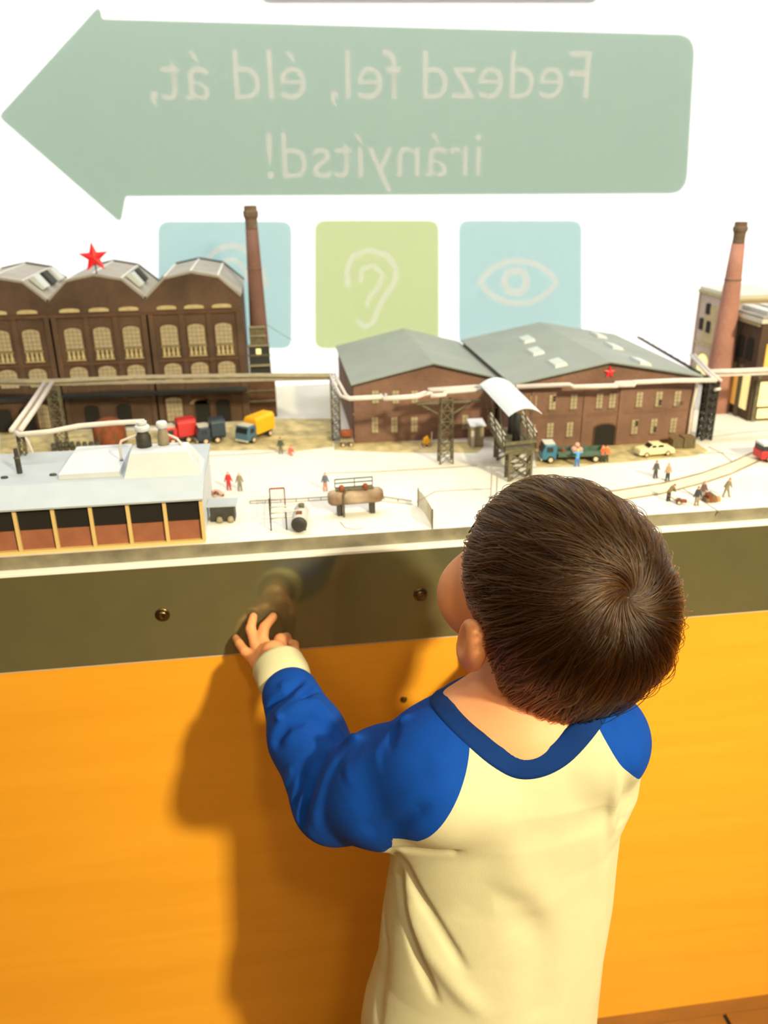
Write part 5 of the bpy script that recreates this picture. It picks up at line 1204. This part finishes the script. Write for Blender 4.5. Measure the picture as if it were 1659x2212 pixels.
o = MB().lathe([(0.0001, -0.0235), (0.006, -0.0232), (0.0090, -0.0218), (0.0093, -0.0195)], n=22).build('tank_end', M['drum'], e, smooth=True); o.rotation_euler = (-PI/2, 0, 0); o.location = (0, 0, 0.0105)
for y in (-0.012, 0.012): MB().box(-0.007, 0.007, y-0.0015, y+0.0015, 0, 0.004).build('saddle', M['drum'], e)
MB().lathe([(0.0035, 0.0185), (0.0035, 0.0225), (0.0042, 0.023), (0.0001, 0.0232)], (0.001, 0.012, 0), 12).build('hatch', M['steelg'], e); MB().box(-0.004, 0.003, -0.011, -0.004, 0.0192, 0.021).build('hatch_plate', M['rust'], e)
p = G(586, 1146); p2 = G(588, 1098); e = empty('pipe_rack', (p[0], p[1], GZ), 0, 'rusty pipe rack with pale pipes leading to the grey tank', 'rack')
d2 = (p2-p)
for yy, z1 in ((0.0, 0.040), (float(d2[1]), 0.026)):
    for x in (0.0, 0.018): MB().beam((x, yy, 0), (x, yy, z1 if x == 0 or yy else 0.022), 0.0016).build('post', M['rust'] if yy else M['drum'], e)
    if yy: MB().beam((0, yy, z1), (0.018, yy, z1), 0.0016).build('crossbar', M['rust'], e)
    for k in range(5):
        if yy: MB().beam((0.003*k+0.003, yy, 0.010), (0.003*k+0.003, yy, z1), 0.0005).build('rung', M['tarn'], e)
for z, yy in ((0.026, 0.008), (0.020, 0.004), (0.014, 0.002)): MB().tube([(0, yy, z), (0.020, yy, z+0.0005), (0.033, yy+0.008, z-0.001)], 0.0009, 6).build('pipe', M['steelp'], e, smooth=True)
for t in (0.3, 0.8): MB().beam((0, 0, 0.0035+t*0.02), (0, float(d2[1]), 0.0035+t*0.02), 0.0011).build('side_rail', M['drum'], e)
# kiosk, rubble heap
p = G(485, 1128); e = empty('switch_cabin', (p[0], p[1]+0.010, GZ), R(-3), 'dark cabin with a pale flat roof, right of the white shed', 'cabin')
MB().box(-0.016, 0.013, -0.008, 0.010, 0, 0.020).build('cabin_wall', M['drum'], e); MB().box(-0.019, 0.016, -0.011, 0.013, 0.020, 0.0222).build('roof', M['wroof'], e)
for x in (-0.005, 0.008): MB().lathe([(0.0001, 0), (0.0038, 0.0004), (0.0042, 0.003), (0.003, 0.0065), (0.0001, 0.0078)], (x, -0.0105, 0.0002), 12).build('ball_vent', M['tarn'], e, smooth=True)
p = G(466, 1072); mb = MB(); rs = random.Random(5)
hp_ = empty('rubble_heap', p, 0, 'heap of brown rubble behind the dark cabin', 'heap')
for k in range(26):
    a = rs.uniform(0, 2*PI); r = rs.uniform(0, 0.010); z = max(0, 0.0075*(1-r/0.011)); s = rs.uniform(0.0016, 0.0030)
    MB().lathe([(s*0.6, -s*0.5), (s, 0), (s*0.7, s*0.6), (0.0001, s*0.8)], (r*math.cos(a)*1.1, r*math.sin(a)*0.7, z+s*0.5), 6, phase=a).build('stone', M['pinkish'] if k % 3 else M['rust'], hp_)
# fence
fpts = [(706, 1050), (712, 1098)] ; fe = empty('mesh_fence', G(904, 1094), 0, 'curved wire mesh fence with dark posts, right of the rusty tank', 'fence'); FE = fe.location
path = [G(*q) for q in ((903, 1094), (912, 1103), (922, 1118), (930, 1132), (934, 1142))]
h_f = 0.0225
for i in (0, 4): q = path[i]; rel(MB().beam((q[0], q[1], GZ), (q[0], q[1], GZ+h_f+0.002), 0.0014), fe).build('post', M['steelg'], fe)
mb = MB()
for i in range(4):
    for k in range(8): q = path[i]+(path[i+1]-path[i])*k/8; mb.beam((q[0], q[1], GZ), (q[0], q[1], GZ+h_f), 0.00035)
    for z in np.linspace(0.002, h_f, 12): mb.beam((path[i][0], path[i][1], GZ+z), (path[i+1][0], path[i+1][1], GZ+z), 0.00032)
rel(mb, fe).build('wire_mesh', M['tarn'], fe, 'stuff')
f2 = empty('post_fence', G(540, 1088), 0, 'low rail fence running behind the tanks in the front yard', 'fence'); pth = [G(*q) for q in ((540, 1088), (640, 1083), (720, 1078), (800, 1074), (890, 1088))]
for i in range(4):
    for k in range(3): q = pth[i]+(pth[i+1]-pth[i])*k/3; rel(MB().beam((q[0], q[1], GZ), (q[0], q[1], GZ+0.004), 0.0009), f2).build('post', M['steelg'], f2)
    rel(MB().beam((pth[i]+np.array([0, 0, 0.0036])).tolist(), (pth[i+1]+np.array([0, 0, 0.0036])).tolist(), 0.0012), f2).build('rail', M['tarn'], f2)
o = MB().tube([G(735, 1128).tolist(), G(745, 1140).tolist(), G(765, 1144).tolist(), G(783, 1141).tolist()], 0.0007, 6).build('hose', M['tarn']); tag(o, 'thin hose lying in front of the rusty horizontal tank', 'hose')
for px, py, h, lb in ((1060, 1068, 0.034, 'left of the two'), (1072, 1068, 0.034, 'right of the two')):
    p = G(px, py+8); e = empty('rail_post', (p[0], p[1], GZ), 0, lb+' thin posts below the loading gantry beside the hair', 'post', 'thin posts under the gantry')
    MB().beam((0, 0, 0), (0, 0, h), 0.0012).build('post_shaft', M['tarn'], e); MB().box(-0.002, 0.002, -0.002, 0.002, 0, 0.0012).build('foot', M['drum'], e)
# ---- miniature people
pm = {}
def colm(c):
    if c not in pm: pm[c] = mat('figure_paint', c, 0.7)
    return pm[c]
def figure(px, py, top, legs, hat, label, pose='stand', rz=0.0, h=0.0255, group='model people in the yard'):
    g = G(px, py); k = h/0.0205; mm = 0.001*k
    bend = 0.0; A1, A2 = (4.0, 0, 9.5), (-4.0, 0, 9.5); f1, f2_ = (1.6, 0, 0.6), (-1.6, 0, 0.6); hip, sh_ = (0, 0, 10), (0, 0, 15.8); hd = (0, 0, 19.0)
    if pose == 'walk': f1, f2_ = (3.4, 0, 0.6), (-3.2, 0, 0.6); sh_ = (1.0, 0, 15.6); hd = (1.8, 0, 18.8); A1, A2 = (4.0, -1.5, 10.5), (-2.6, 1.5, 10.5)
    if pose == 'armsup': A1, A2 = (5.2, -0.5, 16.5), (-5.2, -0.5, 16.5); f1, f2_ = (2.2, 0, 0.6), (-2.2, 0, 0.6)
    if pose == 'bend': sh_ = (4.0, 0, 14.0); hd = (6.4, 0, 15.6); A1, A2 = (7.5, -1, 9.0), (7.5, 1, 9.0)
    if pose == 'crouch': hip = (0, 0, 3.6); sh_ = (1.5, 0, 8.2); hd = (2.2, 0, 11); f1, f2_ = (3, 0.8, 0.6), (2.4, -0.8, 0.6); A1, A2 = (5.0, -1, 3.5), (5.0, 1, 3.5)
    v = lambda q: np.array(q)
    def f(p):
        q = p/mm
        d = smin(capsule(q, v(hip)+[0.9, 0, 0], v(f1), 1.35, 0.95), capsule(q, v(hip)-[0.9, 0, 0], v(f2_), 1.35, 0.95), 0.4)
        d = smin(d, capsule(q*[1, 1.25, 1], v(hip)+[0, 0, 0.5], v(sh_), 1.9, 2.3), 0.8)
        for s_, a in ((1, A1), (-1, A2)): d = smin(d, capsule(q, v(sh_)+[s_*1.7, 0, 0], v(a), 1.0, 0.7), 0.5)
        d = smin(d, capsule(q, v(sh_), v(hd)-[0, 0, 0.8], 0.9, 0.8), 0.3); d = smin(d, ellip(q, v(hd), (1.35, 1.45, 1.75)), 0.3)
        for s_ in (f1, f2_): d = smin(d, ellip(q, (s_[0]+0.2, s_[1]-0.7, 0.55), (0.9, 1.6, 0.7)), 0.3)
        return np.maximum(d*mm*0.9, -p[:, 2])
    V_, F_ = surfnet(f, (-0.009, -0.005, -0.001), (0.010, 0.005, 0.022*k), 0.00048*k, 8)
    me = bpy.data.meshes.new('body'); me.from_pydata(V_.tolist(), [], F_.tolist()); me.update(); me.polygons.foreach_set('use_smooth', [True]*len(me.polygons))
    e = empty('person', g, rz, label, 'person', group)
    o = link('body', me, [colm(legs), colm(top), colm((222, 176, 146)), colm(hat)], e)
    hh = v(hd)*mm
    for p_ in me.polygons:
        c = np.array(p_.center)
        if np.linalg.norm(c-hh) < 2.0*mm and c[2] > hh[2]-1.6*mm: p_.material_index = 3 if c[2] > hh[2]+0.35*mm else 2
        elif c[2] > (hip[2]-0.3)*mm or (abs(c[0]) > 3*mm and pose != 'walk' and c[2] > 3.5*mm): p_.material_index = 1
    return e
figure(1246, 1007, (96, 160, 222), (60, 124, 196), (244, 206, 70), 'model man in blue overalls and yellow helmet, arms raised', 'armsup')
figure(1300, 999, (236, 96, 52), (52, 58, 46), (236, 110, 60), 'model man in an orange vest behind the teal truck, left one')
figure(1309, 998, (240, 112, 64), (60, 66, 52), (120, 80, 60), 'model man in an orange vest behind the teal truck, right one')
figure(1415, 1033, (84, 84, 92), (72, 66, 70), (120, 110, 104), 'model man in dark grey before the cream car, left of the pair')
figure(1441, 1039, (176, 152, 128), (60, 62, 66), (190, 160, 130), 'model man in a beige jacket on the road strip, right of the pair')
figure(1443, 1082, (120, 96, 66), (58, 50, 42), (80, 64, 50), 'model man in brown bending towards the handcart', 'bend', 0.3)
figure(1504, 1092, (62, 66, 74), (150, 136, 118), (150, 120, 100), 'model man in a dark jacket between handcart and log bundle')
figure(1517, 1080, (110, 82, 84), (150, 140, 130), (170, 140, 126), 'model man in dull red behind the log bundle')
figure(1568, 1073, (134, 124, 98), (140, 130, 104), (140, 124, 100), 'model man in khaki striding at the far right of the yard', 'walk')
figure(607, 980, (70, 80, 60), (120, 110, 84), (110, 84, 60), 'model man in dark green near the yellow box truck')
figure(626, 984, (204, 96, 88), (196, 130, 116), (180, 70, 66), 'crouching model figure in red beside the man in dark green', 'crouch')
figure(495, 1058, (200, 48, 52), (176, 60, 60), (220, 150, 140), 'model figure in bright red behind the dark cabin')
figure(519, 1060, (140, 130, 110), (128, 124, 112), (190, 180, 160), 'grey model figure right of the one in bright red')
figure(703, 1060, (96, 104, 124), (190, 130, 112), (220, 150, 140), 'model figure in grey-blue and pink trousers left of the rusty tank')
figure(66, 1012, (150, 130, 104), (130, 112, 90), (170, 150, 130), 'model figure in tan beside the pump frame')
# handcart and log bundle
p = G(1466, 1088); e = empty('handcart', p, R(-25), 'brown two-wheeled handcart before the kneeling load', 'cart')
MB().box(-0.004, 0.009, -0.003, 0.003, 0.003, 0.0055).build('cart_bed', M['rust'], e); MB().beam((-0.004, 0, 0.004), (-0.014, 0, 0.010), 0.0011).build('shaft', M['wood'], e)
for s in (-1, 1): wheel(e, 0.0, s*0.004, 0.0030, 0.0016)
e['label'] = 'brown two-wheeled handcart in front of the bending man'
p = G(1532, 1082); e = empty('log_bundle', p, 0, 'round brown log bundle with an orange end, right of the men', 'bundle')
for k, (x, z) in enumerate(((-0.005, 0.003), (0.0, 0.003), (0.005, 0.003), (-0.0025, 0.0075), (0.0025, 0.0075))):
    o = MB().tube([(x, -0.007, z), (x, 0.007, z)], 0.0028, 10).build('log', M['rust'] if k % 2 else M['wood'], e, smooth=False)
MB().lathe([(0.003, 0), (0.0034, 0.003), (0.002, 0.006), (0.0001, 0.0065)], (0.0105, -0.002, 0), 10).build('end_lamp', colm((250, 140, 90)), e)
